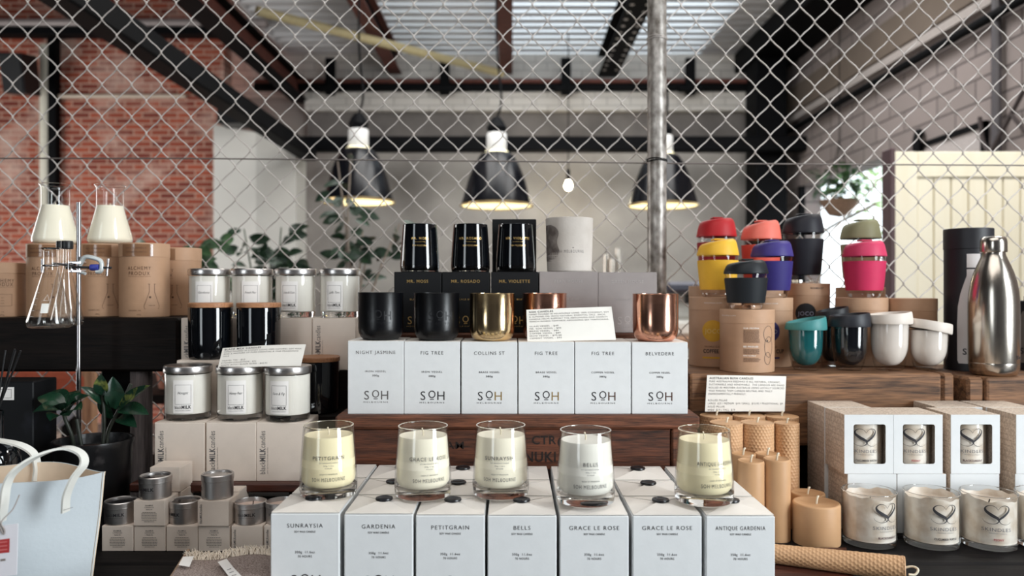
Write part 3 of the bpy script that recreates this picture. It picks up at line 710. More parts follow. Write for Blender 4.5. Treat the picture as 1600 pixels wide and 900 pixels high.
q = MB(); q.box(-.302, .321, 0, .112, hC-.0235, hC, 0, .004); q.build('top_board', CRATE_EDGE, t)
q = MB(); q.box(-.298, -.280, .021, .11, 0, hC-.024, 0, .002); q.build('side_board', CRATE, t)
q = MB(); q.box(-.279, .272, .096, .11, 0, hC-.024, 0, .002); q.build('back_board', CRATE, t)
t = thing('wooden_crate', 'taller wooden crate behind, carrying the black and grey boxes', 'crate', (0, 1.434, TZ))
hC2 = CZ2 - TZ
q = MB(); q.box(-.25, .300, 0, .016, 0, hC2-.02, 0, .002); q.build('front_board', CRATE, t)
q = MB(); q.box(-.252, .302, -.002, .226, hC2-.0195, hC2, 0, .003); q.build('top_board', CRATE_EDGE, t)
for sx in (-.25, .284):
    q = MB(); q.box(sx, sx+.016, .017, .22, 0, hC2-.02, 0, .002); q.build('side_board', CRATE, t)
# left: dark shelf on posts
SZ = E - .0588
t = thing('wall_shelf', 'dark timber shelf on the left under the kraft tubes', 'shelf', (0, 1.50, 0))
q = MB(); q.box(-1.7, -.652, 0, .27, SZ-.105, SZ, 0, .005); q.build('board', DARK_WOOD, t)
q = MB(); q.box(X(157, 1.56), X(206, 1.56), .06, .10, TZ, SZ-.1055, 0, .003); q.build('support_board', DARK_WOOD, t)
q = MB(); q.lathe([(.0205, TZ), (.0205, SZ-.1055)], 20, 0, (X(221, 1.53), .03)); q.build('post', POST_WOOD, t)
q = MB(); q.box(-1.66, -1.6, .05, .2, TZ, SZ-.1055, 0, .004); q.build('support_board', DARK_WOOD, t)
# left: red-brown board on feet and the stepped riser behind
BZ = E - .3347
t = thing('display_board', 'red brown board carrying the beige candle boxes on the left', 'shelf', (0, 1.315, 0))
q = MB(); q.box(X(203, 1.32), -.332, 0, .33, BZ-.016, BZ, 0, .003); q.build('board', RED_BOARD, t)
for sx in (X(206, 1.32), -.40):
    q = MB(); q.box(sx, sx+.03, .06, .3, TZ, BZ-.0163, 0, .002); q.build('foot', DARK_WOOD, t)
B2 = E - .2357; B3 = E - .161
q = MB(); q.box(-.645, -.316, 1.42, 1.504, BZ, B2, 0, .002); tag(q.build('wooden_block', DARK_WOOD), 'dark wooden block under the middle tier of beige boxes and the standing black jar', 'block')
q = MB(); q.box(-.645, -.306, 1.5045, 1.60, BZ, B3, 0, .002); tag(q.build('wooden_block', DARK_WOOD), 'dark wooden block under the top tier of beige boxes by the fence', 'block')
# right: timbers
RZ = E - .165
t = thing('timber_beam', 'long rustic timber on the right carrying the kraft tubes and cups', 'timber', (0, 1.482, 0))
q = MB(); q.box(X(1077, 1.482), X(1472, 1.482), 0, .31, RZ-.14, RZ, 0, .006, 2)
q.build('beam', TIMBER, t)
q = MB(); q.box(X(1472.6, 1.482), X(1492, 1.482), .0, .31, RZ-.14, RZ, 0, .005); q.build('end_block', TIMBER, t)
q = MB(); q.box(X(1077, 1.482), X(1492, 1.482), .03, .30, TZ, RZ-.1402, 0, .004); q.build('base_block', DARK_WOOD, t)
q = MB()
for px, pz in ((1489, RZ-.075), ):
    q.lathe([(0, -.004), (.004, -.004), (.005, 0)], 10, 0, xf=lambda p, px=px, pz=pz: (X(px, 1.482)+p[0], p[2], pz+p[1]))
q.build('bolt', BLACK_STEEL, t)
RZ2 = E - .1735
t = thing('timber_beam', 'second rustic timber at the far right under the steel bottle', 'timber', (0, 1.482, 0))
q = MB(); q.box(X(1541, 1.482), 1.5, 0, .27, RZ2-.14, RZ2, 0, .006, 2); q.build('beam', TIMBER, t)
q = MB(); q.box(X(1514, 1.482), X(1540.2, 1.482), .004, .27, RZ2-.14, RZ2, 0, .005); q.build('end_block', TIMBER, t)
q = MB(); q.box(X(1514, 1.482), 1.5, .03, .26, TZ, RZ2-.1402, 0, .004); q.build('base_block', DARK_WOOD, t)

# ------------------------------------------------------------------ boxed glass candles at the front
ORD7 = ['leftmost', 'second from left', 'third from left', 'middle', 'third from right', 'second from right', 'rightmost']
FT = ['SUNRAYSIA', 'GARDENIA', 'PETITGRAIN', 'BELLS', 'GRACE LE ROSE', 'GRACE LE ROSE', 'ANTIQUE GARDENIA']
FX = [X((a+b_)/2, 1.018) for a, b_ in ((423, 530), (537, 646), (650, 757), (762.5, 869), (874.5, 982.5), (988, 1097), (1101, 1213))]
FW, FD = .0915, .0905
FTOP = [.122, .1208, .1195, .119, .1188, .1188, .1185]
def front_box(x, y, title, label, group, h):
    t = thing('candle_box', label, 'box', (x, y, TZ), group=group)
    hw, hd = FW/2, FD/2
    def carton(b):
        b.box(-hw, hw, -hd, hd, 0, h-.0012, 0, .0012)
        if title:
            fn = flat(-hd)
            b.text(title, .0056, fn, 0, h-.0195, w=None if len(title) < 12 else .066, space=1.25)
            b.text('SOY WAX CANDLE', .0026, fn, 0, h-.0262, w=.028, bold=.015)
            b.text('350g  11.6oz', .0032, fn, 0, h-.0535, w=.0262, bold=.01, space=1.2); b.text('70 HOURS', .003, fn, 0, h-.0590, w=.0185, bold=.01, space=1.2)
            soh_logo(b, fn, 0, h-.0965, .0150)
    part('carton', ('fb', title, h), t, [WHITE_CARD, INK], carton)
    ap = (0, 0, .0048)
    cs = [(-hw+.0006, -hd+.0004), (hw-.0006, -hd+.0004), (hw-.0006, hd-.0004), (-hw+.0006, hd-.0004)]
    for k, lift in ((0, .0030), (1, 0), (2, .0010), (3, 0)):
        def flap(b, k=k, lift=lift):
            a = Vector(cs[k]+(0,)); c_ = Vector(cs[(k+1) % 4]+(0,)); p = Vector(ap)
            u_ = Vector((0, 0, lift)); dn = Vector((0, 0, -.0008)); g_ = (a+c_+p)/3; g_.z = 0
            a = a+(g_-a)*.022; c_ = c_+(g_-c_)*.022; p = Vector((p.x, p.y, p.z))+(g_-Vector((p.x, p.y, 0)))*.022
            a.z = c_.z = .0006
            m_ = (a+c_)/2
            vs = [a, c_, p+u_, a+dn, c_+dn, p+u_+dn*.5]
            b.add(vs, [(0, 1, 2), (5, 4, 3), (0, 3, 4, 1), (1, 4, 5, 2), (2, 5, 3, 0)], 0)
        part('flap', ('flap', k), t, FLAP_CARD, flap, (0, 0, h))
    part('seal', 'seal', t, SEAL, lambda b: b.lathe([(.0112, 0), (.0122, .0016), (.0115, .0034), (.0085, .0042), (.0075, .0036), (0, .0036)], 28), (0, 0, h+.0060))
    return t
for i in range(7):
    front_box(FX[i], 1.018+FD/2, FT[i], f'white sealed candle box in the front row at the bottom, {ORD7[i]}', 'boxes of the front block', FTOP[i])
for r_, nm in ((1, 'middle'), (2, 'back')):
    for i in range(7):
        front_box(FX[i]+[.0005, -.001, .001, 0, .001, -.0005, 0][i]*r_, 1.018+FD/2+r_*.0935, None, f'white sealed candle box in the {nm} row of the front block, {ORD7[i]} column', 'boxes of the front block', FTOP[i])

# ------------------------------------------------------------------ clear glass candles
def glass_candle(x, y, z, title, wax, label, group, a0=0, black=False, city='SOH MELBOURNE', scale=1, waxname='wax'):
    t = thing('glass_candle', label, 'candle', (x, y, z), group=group)
    t.scale = (scale,)*3
    out = [(.0402, .008), (.0404, .014), (.0398, .03), (.0382, .055), (.0365, .080), (.0352, .0975)]
    def vessel(b):
        b.lathe(out, 48, 0)
        b.lathe([(r-.0017, z_) for r, z_ in out][::-1][:5], 48, 0)
        b.lathe([(.0352, .0975), (.0350, .0984), (.0344, .0988), (.0338, .0984), (.0335, .0975)], 48, 1)
        def fn(u, v):
            k = max(0, min(1, (v-.014)/.0835)); R = .0404 - .0052*k**1.1 + .0003
            return (R*math.sin(u/R+a0), -R*math.cos(u/R+a0), v)
        if not black:
            b.text(title, .0052, fn, 0, .0555, space=1.2, w=None if len(title) < 12 else .056, mi=2)
            b.text('SOY FRAGRANCE CANDLE', .0018, fn, 0, .0506, w=.026, mi=2); b.text('350g 11.6oz', .0018, fn, 0, .0468, w=.014, mi=2); b.text('70 HOURS', .0018, fn, 0, .0432, w=.010, mi=2)
            b.text('HIGH ST PRAHRAN', .0020, fn, 0, .0350, w=.024, mi=2); b.text(city, .0052, fn, 0, .0262, w=.047, space=1.25, mi=2)
        else:
            b.text(title, .0050, fn, 0, .066, space=1.25, mi=2, bold=.01); b.text('SOY FRAGRANCE CANDLE', .0016, fn, 0, .0605, w=.022, mi=2)
            b.text(city, .0036, fn, 0, .0520, w=.031, mi=2, space=1.2)
    def base(b): b.lathe([(0, .0006), (.0368, .0), (.0390, .0015), (.0402, .008), (.0404, .0135), (.036, .0132), (.030, .0122), (0, .0118)], 48, 0)
    key = 'black' if black else 'clear'
    part('vessel', ('gc', title, key, a0), t, [BLACK_GLASS if black else GLASS, BLACK_GLASS if black else RIM, INK_GOLD if black else INK], vessel)
    part('base', 'gcb', t, BASE, base)
    def wx(b): b.lathe([(0, .0133), (.026, .0134), (.0335, .0155), (.0372, .021), (.0380, .027), (.0372, .045), (.0354, .070), (.0345, .0825), (.0336, .0848), (.031, .0842), (.012, .0838), (0, .0842)], 48, 0, sharp=60)
    part('wax', ('gcw', waxname), t, wax, wx)
    part('wick', 'gck', t, WICK, lambda b: b.tube([(0, 0, .083), (.0005, 0, .089), (-.0015, 0, .0945)], .0011, 6))
    return t
FBZ = TZ + .1235
G5 = [(513.5, 1.098, 'PETITGRAIN', WAX_YELLOW, 'y', .23, 'clear glass candle with yellow wax standing on the leftmost sealed boxes'),
      (661, 1.092, 'GRACE LE ROSE', WAX, 'c', .35, 'clear glass candle with cream wax, second from left on the sealed boxes'),
      (782.5, 1.098, 'SUNRAYSIA', WAX, 'c', -.03, 'clear glass candle with cream wax, in the middle on the sealed boxes'),
      (915, 1.06, 'BELLS', WAX_WHITE, 'w', .085, 'clear glass candle with white wax, second from right on the sealed boxes'),
      (1100, 1.064, 'ANTIQUE GARDENIA', WAX_YELLOW, 'y', .255, 'clear glass candle with yellow wax standing on the rightmost sealed boxes')]
for px, Y, ti, wx_, k, a0, lb in G5:
    glass_candle(X(px, Y), Y, FBZ+.0030, ti, wx_, lb, 'clear glass candles on the sealed boxes', a0, waxname=k)

# ------------------------------------------------------------------ six white vessel boxes and their vessels
UT = [('NIGHT JASMINE', 'IRON VESSEL', INK_SOFT, 'iron'), ('FIG TREE', 'IRON VESSEL', INK, 'iron'), ('COLLINS ST', 'BRASS VESSEL', BRASS_FOIL, 'brass'), ('FIG TREE', 'BRASS VESSEL', BRASS_FOIL, 'brass'), ('FIG TREE', 'COPPER VESSEL', COPPER_FOIL, 'copper'), ('BELVEDERE', 'COPPER VESSEL', COPPER_FOIL, 'copper')]
ORD6 = ['leftmost', 'second from left', 'third from left', 'third from right', 'second from right', 'rightmost']
UX = [X(a+44, 1.325) for a in (543, 631, 720.5, 809.5, 898, 987)]
UH = [.1262, .1253, .1247, .1245, .1243, .1238]
for i, (ti, ve, foil, mk) in enumerate(UT):
    t = thing('vessel_box', f'white candle box on the wooden crate, {ORD6[i]} of the row of six', 'box', (UX[i], 1.325+.0475, CZ1), group='white boxes on the wooden crate')
    h = UH[i]
    def carton(b):
        b.box(-.0482, .0482, -.0475, .0475, 0, h-.0005, 0, .0009)
        fn = flat(-.0475)
        b.text(ti, .0060, fn, 0, h-.0225, space=1.25, w=.068 if i == 0 else None)
        b.text(ve, .0032, fn, 0, h-.0540, w=.036 if i != 4 else .040, bold=.008, space=1.2); b.text('380g', .0032, fn, 0, h-.0612, w=.012, bold=.01, space=1.1)
        soh_logo(b, fn, 0, h-.1010, .0158, mh=2)
    b = MB(); carton(b); b.build('carton', [WHITE_CARD, INK_SOFT if i == 0 else INK, foil], t)
    q = MB(); q.box(-.0478, .0478, -.0470, .0470, 0, .0006); q.build('lid_flap', FLAP_CARD, t, (0, 0, h-.0004))
def vessel(kind, x, y, z, label, body, deb=None, a0=0, name='candle_vessel', tilt=None):
    t = thing(name, label, 'candle', (x, y, z), rot=tilt, group='vessels on the white boxes')
    out = [(0, 0), (.024, 0), (.030, .0012), (.0352, .0055), (.0382, .012), (.0395, .020), (.0398, .035), (.0398, .0815), (.0402, .0828)]
    def f(b):
        b.lathe(out, 56, 0); b.lathe([(.0402, .0828), (.0400, .0834), (.0388, .0834), (.0386, .0820), (.0386, .070)], 56, 0)
        if deb:
            fn = cyl(.0398, a0, .0003); soh_logo(b, fn, 0, .036, .0165)
    part('vessel', ('ves', kind, a0), t, [body, deb or body], f)
    part('wax', 'vesw', t, WAX_WHITE, lambda b: b.lathe([(.0385, .070), (.030, .0692), (0, .069)], 40))
    part('wick', 'vesk', t, WICK, lambda b: b.tube([(0, 0, .069), (0, 0, .0765)], .001, 6))
    return t
UZ = lambda i: CZ1 + UH[i] + .0003
vessel('iron', X(595, 1.358), 1.358, UZ(0), 'matte black iron vessel on the leftmost white box', IRON, IRON_MARK, .06)
vessel('iron', X(682.5, 1.358), 1.358, UZ(1), 'matte black iron vessel on the second white box from left', IRON, IRON_MARK, .24)
vessel('brass', X(769, 1.356), 1.356, UZ(2), 'polished brass vessel on the third white box from left', BRASS)
vessel('copper', X(851, 1.392), 1.392, UZ(3), 'polished copper vessel half hidden behind the cream price card', COPPER)
vessel('copper', X(1024, 1.356), 1.356, UZ(5), 'polished copper vessel on the rightmost white box', COPPER)
def price_card(px_quad, label, lines, head_h, line_h, thick=.0006, group=None, margin=(.03, .05), order=None):
    """thin card given by its four world corners: tl, tr, br, bl"""
    tl, tr, br, bl = [Vector(p) for p in px_quad]
    c = (bl+br)/2
    t = thing('price_card', label, 'card', c)
    tl, tr, br, bl = tl-c, tr-c, br-c, bl-c
    H = ((tl-bl).length+(tr-br).length)/2; Wd = ((tr-tl).length+(br-bl).length)/2
    nrm = (br-bl).cross(tl-bl).normalized()
    if nrm.y > 0: nrm = -nrm
    def fn(u, v, o=.0003):
        a = u/Wd; b_ = v/H
        p = (bl*(1-a)+br*a)*(1-b_) + (tl*(1-a)+tr*a)*b_
        return p + nrm*(o + .002*math.sin(PI*a))
    b = MB(); n = 8
    b.grid(lambda a, v: fn(a*Wd, v*H, 0), n, 1, 0); b.grid(lambda a, v: fn(a*Wd, v*H, -thick), n, 1, 0)
    for a in (0, 1): b.add([fn(a*Wd, 0, 0), fn(a*Wd, H, 0), fn(a*Wd, H, -thick), fn(a*Wd, 0, -thick)], [(0, 1, 2, 3)], 0)
    v = H*(1-margin[1]) - head_h
    for k, (s_, wd) in enumerate(lines):
        hh = head_h if k == 0 else line_h
        if s_: b.text(s_, hh, fn, Wd*margin[0], v, w=Wd*wd, mi=1 if k == 0 else 2, align='L', space=1.15, bold=.015 if k == 0 else 0)
        v -= line_h*1.62
    b.build('card', [PAPER, INK, INK_SOFT], t)
    return t
zc = CZ1 + .1255
Yc = 1.338
price_card([(X(822.5, Yc+.012), Yc+.012, Z(484, Yc+.012)), (X(955.5, Yc+.022), Yc+.022, Z(479, Yc+.022)), (X(962.5, Yc), Yc, Z(531, Yc)), (X(824, Yc), Yc, Z(534.5, Yc))],
    'cream price card leaning on the copper vessel on the white boxes',
    [('SOH CANDLES', .28), ('HAND POURED IN MELBOURNE USING 100% COCONUT, SOY', .93), ('& ALMOND OIL WITH NATURAL ESSENTIAL OILS.  EACH', .88), ('CANDLE HELPS SUPPORT THE ABOLISHION.ORG CHARITY', .91), ('WHICH WORKS TOWARDS ABOLISHING SEX TRAFFICKING.', .92), ('', 0), ('GLASS VESSEL - $49', .33), ('MR. SOH VESSEL - $55', .36), ('BRASS VESSEL - $89', .33), ('COPPER VESSEL - $89', .35), ('IRON VESSEL - $75.00', .36), ('CEMENT VESSEL - $95', .36)], .0033, .0027)

# ------------------------------------------------------------------ black and grey boxes behind, with their candles
def dark_box(name, x, y, z, wd, dp, h, label, m, ink, title, sub, group, logo=True, faint=False):
    t = thing(name, label, 'box', (x, y, z), group=group)
    b = MB(); b.box(-wd/2, wd/2, -dp/2, dp/2, 0, h, 0, .0009); fn = flat(-dp/2)
    if title:
        b.text(title, .0058, fn, 0, h-.0200, space=1.2, bold=.012); 
        if sub: b.text(sub, .0034, fn, 0, h-.0530, space=1.2)
        if logo: soh_logo(b, fn, 0, h-.098, .0150)
    b.build('carton', [m, ink], t)
    q = MB(); q.box(-wd/2+.0005, wd/2-.0005, -dp/2+.0005, dp/2-.0005, 0, .0006); q.build('lid_flap', m, t, (0, 0, h-.0001))
    return t
BH = .1145
YB0 = 1.45 + .0445
for px, ti, lb, i in ((652.5, 'MR. MOSS', 'black box on the rear crate, leftmost of the front three', 0), (727.5, 'MR. ROSADO', 'black box on the rear crate, middle of the front three', 1), (804, 'MR. VIOLETTE', 'black box on the rear crate beside the grey boxes', 2)):
    dark_box('candle_box', X(px, 1.45), YB0, CZ2, .0888, .0888, BH, lb, BLACK_CARD, INK_GOLD, ti, 'BLACK BOX', 'black candle boxes')
dark_box('candle_box', X(803.5, 1.548), 1.548+.0445, CZ2, .0888, .0888, BH, 'black box in the second row behind the right black box', BLACK_CARD, INK_GOLD, None, None, 'black candle boxes')
dark_box('candle_box', X(803.5, 1.548), 1.548+.0445, CZ2+BH+.0007, .0888, .0888, BH-.007, 'black box stacked upright behind the right black glass candle', BLACK_CARD, INK_GOLD, None, None, 'black candle boxes')
BTZ = CZ2 + BH + .0006
for px, ti, lb in ((656, 'MR. MOSS', 'black glass candle on the leftmost black box'), (735, 'MR. ROSADO', 'black glass candle on the middle black box'), (805.5, 'MR. VIOLETTE', 'black glass candle in front of the upright black box')):
    glass_candle(X(px, 1.497), 1.497, BTZ, ti, WAX_WHITE, lb, 'black glass candles', {656: .12, 735: .055, 805.5: .14}[px], True, scale=.94)
dark_box('candle_box', X(888.5, 1.45), 1.45+.055, CZ2, .1108, .11, BH+.0005, 'grey box under the cement pot', GREY_CARD, INK_GREY_FOIL, 'FERN HOUSE', 'CEMENT VESSEL', 'grey candle boxes')
dark_box('candle_box', X(980.5, 1.45), 1.45+.055, CZ2, .1108, .11, BH-.0005, 'grey box with nothing on it beside the fence post', GREY_CARD, INK_GREY_FOIL, 'GREEN HOUSE', 'CEMENT VESSEL', 'grey candle boxes')
t = thing('cement_pot', 'pale cement candle pot with a dark damp stain on the grey box', 'candle', (X(889.5, 1.503), 1.503, CZ2+BH+.0012))
def cpot(b):
    b.lathe([(0, 0), (.0415, 0), (.0432, .002), (.0445, .03), (.0462, .100), (.0464, .1035), (.0455, .1045), (.0405, .1045), (.0395, .1025), (.0385, .09)], 56, 0)
    fn = lambda u, v: (lambda R: (R*math.sin(u/R), -R*math.cos(u/R), v))(.0432 + .0030*v/.1 + .0004)
    b.text('SOH MELBOURNE', .0056, fn, -.002, .036, w=.056, mi=1, space=1.3); b.disc(fn, .004, .0455, .0013, 1, 10, 1)
    b.grid(lambda a, v: fn(-.068+.045*a*(.55+.45*math.sin(PI*v)**.5*(1+.25*math.sin(9*v))), .020+.070*v), 10, 16, 2)
b = MB(); cpot(b); b.build('pot', [CEMENT, INK_SOFT, CEMENT_STAIN], t)
q = MB(); q.lathe([(.0387, .09), (.03, .0895), (0, .0893)], 32); q.build('wax', WAX_WHITE, t)
q = MB(); q.tube([(0, 0, .0893), (0, 0, .099)], .0011, 6); q.build('wick', WICK, t)
# ------------------------------------------------------------------ left display: beige boxes, lidded candles
def beige_box(px, Y, z, label, h=.1018, wd=.0865, dp=.084, x=None):
    t = thing('candle_box', label, 'box', (X(px, Y)+wd/2 if x is None else x, Y+dp/2, z), group='beige candle boxes on the left')
    def f(b):
        b.box(-wd/2, wd/2, -dp/2, dp/2, 0, h-.0006, 0, .0009); fn = flat(-dp/2)
        g = lambda u, v: (-wd/2+.0155-v, -dp/2-.0003, u)          # lettering reads upwards
        b.text('black', .0100, g, .0125, 0, w=.0215, mi=1, align='L', bold=.0); b.text('MILK', .0100, g, .0345, 0, w=.0230, mi=1, align='L', bold=.03); b.text('candles', .0100, g, .0580, 0, w=.0290, mi=1, align='L')
        g2 = lambda u, v: (-wd/2+.0205-v, -dp/2-.0003, u)
        b.text('pure soy wax handmade candles', .0024, g2, .0135, 0, w=.045, mi=2, align='L')
    part('carton', ('bb', h, wd, dp), t, [BEIGE_CARD, INK_SOFT, INK_FAINT], f)
    part('lid_flap', ('bbl', wd, dp), t, BEIGE_CARD, lambda b: b.box(-wd/2+.0006, wd/2-.0006, -dp/2+.0004, dp/2-.0006, 0, .0007), (0, 0, h-.0005))
    return t
for i, px in enumerate((241.5, 322, 400.5)):
    beige_box(px, 1.33, BZ, 'beige candle box on the red brown board, ' + ['left of three, behind the tins', 'middle of three', 'right of three, beside the yellow wax candle'][i])
for i, px in enumerate((276, 352)):
    beige_box(px, 1.42, B2, 'beige candle box in the middle tier, ' + ['left, under the left black jar', 'right, under the right black jar', 'rightmost, next to the standing black candle'][i], wd=.0855, dp=.082)
for i in range(4):
    beige_box(0, 1.505, B3, 'beige candle box in the top tier, ' + ['leftmost, beside the dark shelf', 'second from left', 'third from left, above the price card', 'rightmost, beside the first white vessel box'][i], wd=.0845, dp=.083, x=-.6485+.04225+i*.0858)
def lid_candle(px, Y, z, name, label, group, h=.0865, r=.0395, a0=-.18):
    t = thing('lidded_candle', label, 'candle', (X(px, Y), Y, z), group=group)
    part('jar', ('lj', h, r), t, [GLASS_JAR], lambda b: b.lathe([(r*.97, .006), (r, .014), (r, h)], 44, 0))
    part('base', ('ljb', r), t, BASE, lambda b: b.lathe([(0, .0004), (r*.90, 0), (r*.95, .002), (r*.97, .006), (r*.985, .0115), (0, .0115)], 44, 0))
    part('wax', ('ljw', h, r), t, WAX_WHITE, lambda b: b.lathe([(0, .012), (r*.955, .0122), (r*.965, .016), (r*.965, h-.006), (0, h-.006)], 44, 0))
    def lid(b): b.lathe([(r*1.0, -.004), (r*1.035, -.004), (r*1.045, -.003), (r*1.045, .0062), (r*1.02, .0085), (r*.95, .0092), (0, .0095)], 48, 0, sharp=50)
    part('lid', ('ljl', r), t, SILVER, lid, (0, 0, h))
    def lab(b):
        fn = cyl(r, a0, .0005); w2 = .0170
        b.grid(lambda u, v: fn(-w2+2*w2*u, .0145+.0575*v), 12, 1, 0)
        f2 = cyl(r, a0, .0008)
        b.frame(f2, -.0135, .0135, .0300, .0640, .0004, 1)
        b.text(name, .0046, f2, 0, .0480, w=min(.022, .0030*len(name)), mi=1, shear=.45)
        b.text('black', .0058, f2, -.0138, .0225, w=.0115, mi=1, align='L'); b.text('MILK', .0058, f2, -.0018, .0225, w=.0155, mi=1, align='L', bold=.03)
        b.text('PURE SOY WAX CANDLE', .0016, f2, 0, .0185, w=.025, mi=2)
    q = MB(); lab(q); q.build('label', [STICKER, INK, LINE_INK], t)
    return t
T1 = BZ + .1022
for px, Y, nm, lb in ((294, 1.374, 'Nougat', 'silver lidded white candle on the beige boxes, leftmost of the lower three'), (375.5, 1.370, 'Honey Pear', 'silver lidded white candle on the beige boxes, middle of the lower three'), (450, 1.363, 'Fern & Fig', 'silver lidded white candle on the beige boxes, rightmost of the lower three')):
    lid_candle(px, Y, T1, nm, lb, 'silver lidded candles, lower row', a0={294: .18, 375.5: .15, 450: -.12}[px])
T3 = B3 + .1022
for px, nm, lb in ((327.5, 'Gardenia', 'leftmost'), (394, 'French Pear', 'second from left'), (462, 'Lime & Coco', 'third from left'), (531.5, 'Jaffa Tart', 'rightmost, beside the black iron vessel')):
    lid_candle(px, 1.55, T3, nm, 'silver lidded white candle in the top row, ' + lb, 'silver lidded candles, top row', h=.0885, a0={327.5: .10, 394: .25, 462: -.05, 531.5: -.08}[px])
def black_jar(px, Y, z, label):
    t = thing('black_jar_candle', label, 'candle', (X(px, Y), Y, z), group='black jars with wooden lids'); r = .0405
    part('jar', 'bj', t, BLACK_GLASS, lambda b: b.lathe([(0, 0), (r*.90, 0), (r*.95, .002), (r*.97, .008), (r, .095), (r*.99, .0965), (0, .0965)], 44, 0))
    part('lid', 'bjl', t, WOOD_LID, lambda b: b.lathe([(r*.93, 0), (r*1.0, .0002), (r*1.01, .0015), (r*1.01, .0075), (r*.985, .0088), (0, .009)], 44, 0), (0, 0, .0968))
T2 = B2 + .1022
black_jar(329, 1.462, T2, 'black glass candle with wooden lid, left of the two above the price card')
black_jar(404.5, 1.464, T2, 'black glass candle with wooden lid, right of the two above the price card')
black_jar(497, 1.463, B2+.0002, 'black glass candle with wooden lid standing beside the first white vessel box')
Yc = 1.335; h_ = T1+.0975
price_card([(X(348, Yc+.05), Yc+.05, Z(544, Yc+.05)), (X(478, Yc+.05), Yc+.05, Z(538, Yc+.05)), (X(470, Yc), Yc, Z(571.5, Yc)), (X(340, Yc), Yc, Z(576.5, Yc))],
    'cream price card lying on the silver lids of the lower white candles',
    [('BLACK MILK CANDLES', .44), ('HAND POURED IN SYDNEY USING 100% NATURAL SOY WAX', .93), ('AND A MIXTURE OF PURE ESSENTIAL & FINE FRAGRANCE', .90), ('OILS', .07), ('', 0), ('TRAVEL TIN - $12', .28), ('KITCHEN COLLECTION - $32', .42), ('WHITE WITH / BLACK GLASS - $42.95', .56)], .0050, .0040)

# ------------------------------------------------------------------ tins and their little boxes
def tin_box(px, py_top, Y, z, label, side=False, wd=.0500, h=.0405, dp=.050):
    t = thing('tin_box', label, 'box', (X(px, Y)+wd/2, Y+dp/2, z), group='small beige tin boxes')
    def f(b):
        b.box(-wd/2, wd/2, -dp/2, dp/2, 0, h-.0004, 0, .0007); fn = flat(-dp/2)
        if side:
            g = lambda u, v: (-wd/2+.0072-v, -dp/2-.0003, u)
            b.text('blackMILKcandles', .0040, g, .0045, 0, w=.030, mi=1, align='L', bold=.012)
        else:
            b.text('blackMILK', .0024, fn, 0, h-.0088, w=.0125, mi=1, bold=.01); b.text('CANDLES', .0022, fn, 0, h-.0120, w=.015, mi=1); b.text('TRAVEL TIN', .0016, fn, 0, h-.0152, w=.010, mi=1, bold=.03)
            rr = random.Random(5)
            for k in range(7):
                wl = rr.uniform(.0075, .0125); v = h-.0185-k*.0025
                x_ = -wl
                while x_ < wl:
                    d_ = rr.uniform(.001, .0032); b.bar(fn, x_, min(x_+d_, wl), v-.0006, v+.0004, 2); x_ += d_+.0006
    part('carton', ('tb', side), t, [BEIGE_CARD, INK_SOFT, INK_FAINT], f)
    part('lid_flap', 'tbl', t, BEIGE_CARD, lambda b: b.box(-wd/2+.0004, wd/2-.0004, -dp/2+.0003, dp/2-.0005, 0, .0005), (0, 0, h-.0004))
    return t
YT = 1.225
low = [(159, False), (209.3, False), (260, False), (310, False), (361.5, True), (412.5, True)]
nm6 = ['leftmost, beside the white bag', 'second from left', 'third from left, under the plain tin', 'fourth from left, behind the fringe', 'fifth from left, under a tin with wax showing', 'rightmost, half hidden by the leftmost sealed box']
for i, (px, sd) in enumerate(low): tin_box(px, 0, YT, TZ, 'small tin box in the bottom row, ' + nm6[i], sd)
tin_box(208.5, 0, YT-.002, TZ+.0410, 'small printed tin box on the second layer, left, under the left raised tin')
tin_box(308.5, 0, YT-.003, TZ+.0410, 'small beige tin box on the second layer, right, under the right raised tin', True)
tin_box(236, 0, YT+.052, TZ, 'small tin box at the bottom of the rear left stack'); tin_box(236, 0, YT+.052, TZ+.0410, 'small tin box in the middle of the rear left stack'); tin_box(234, 0, YT+.048, TZ+.0820, 'small tin box on top of the rear left stack behind the raised tin')
tin_box(328, 0, YT+.052, TZ, 'small tin box at the bottom of the rear right stack'); tin_box(326, 0, YT+.052, TZ+.0410, 'small tin box on top of the rear right stack, behind the right raised tin', True)
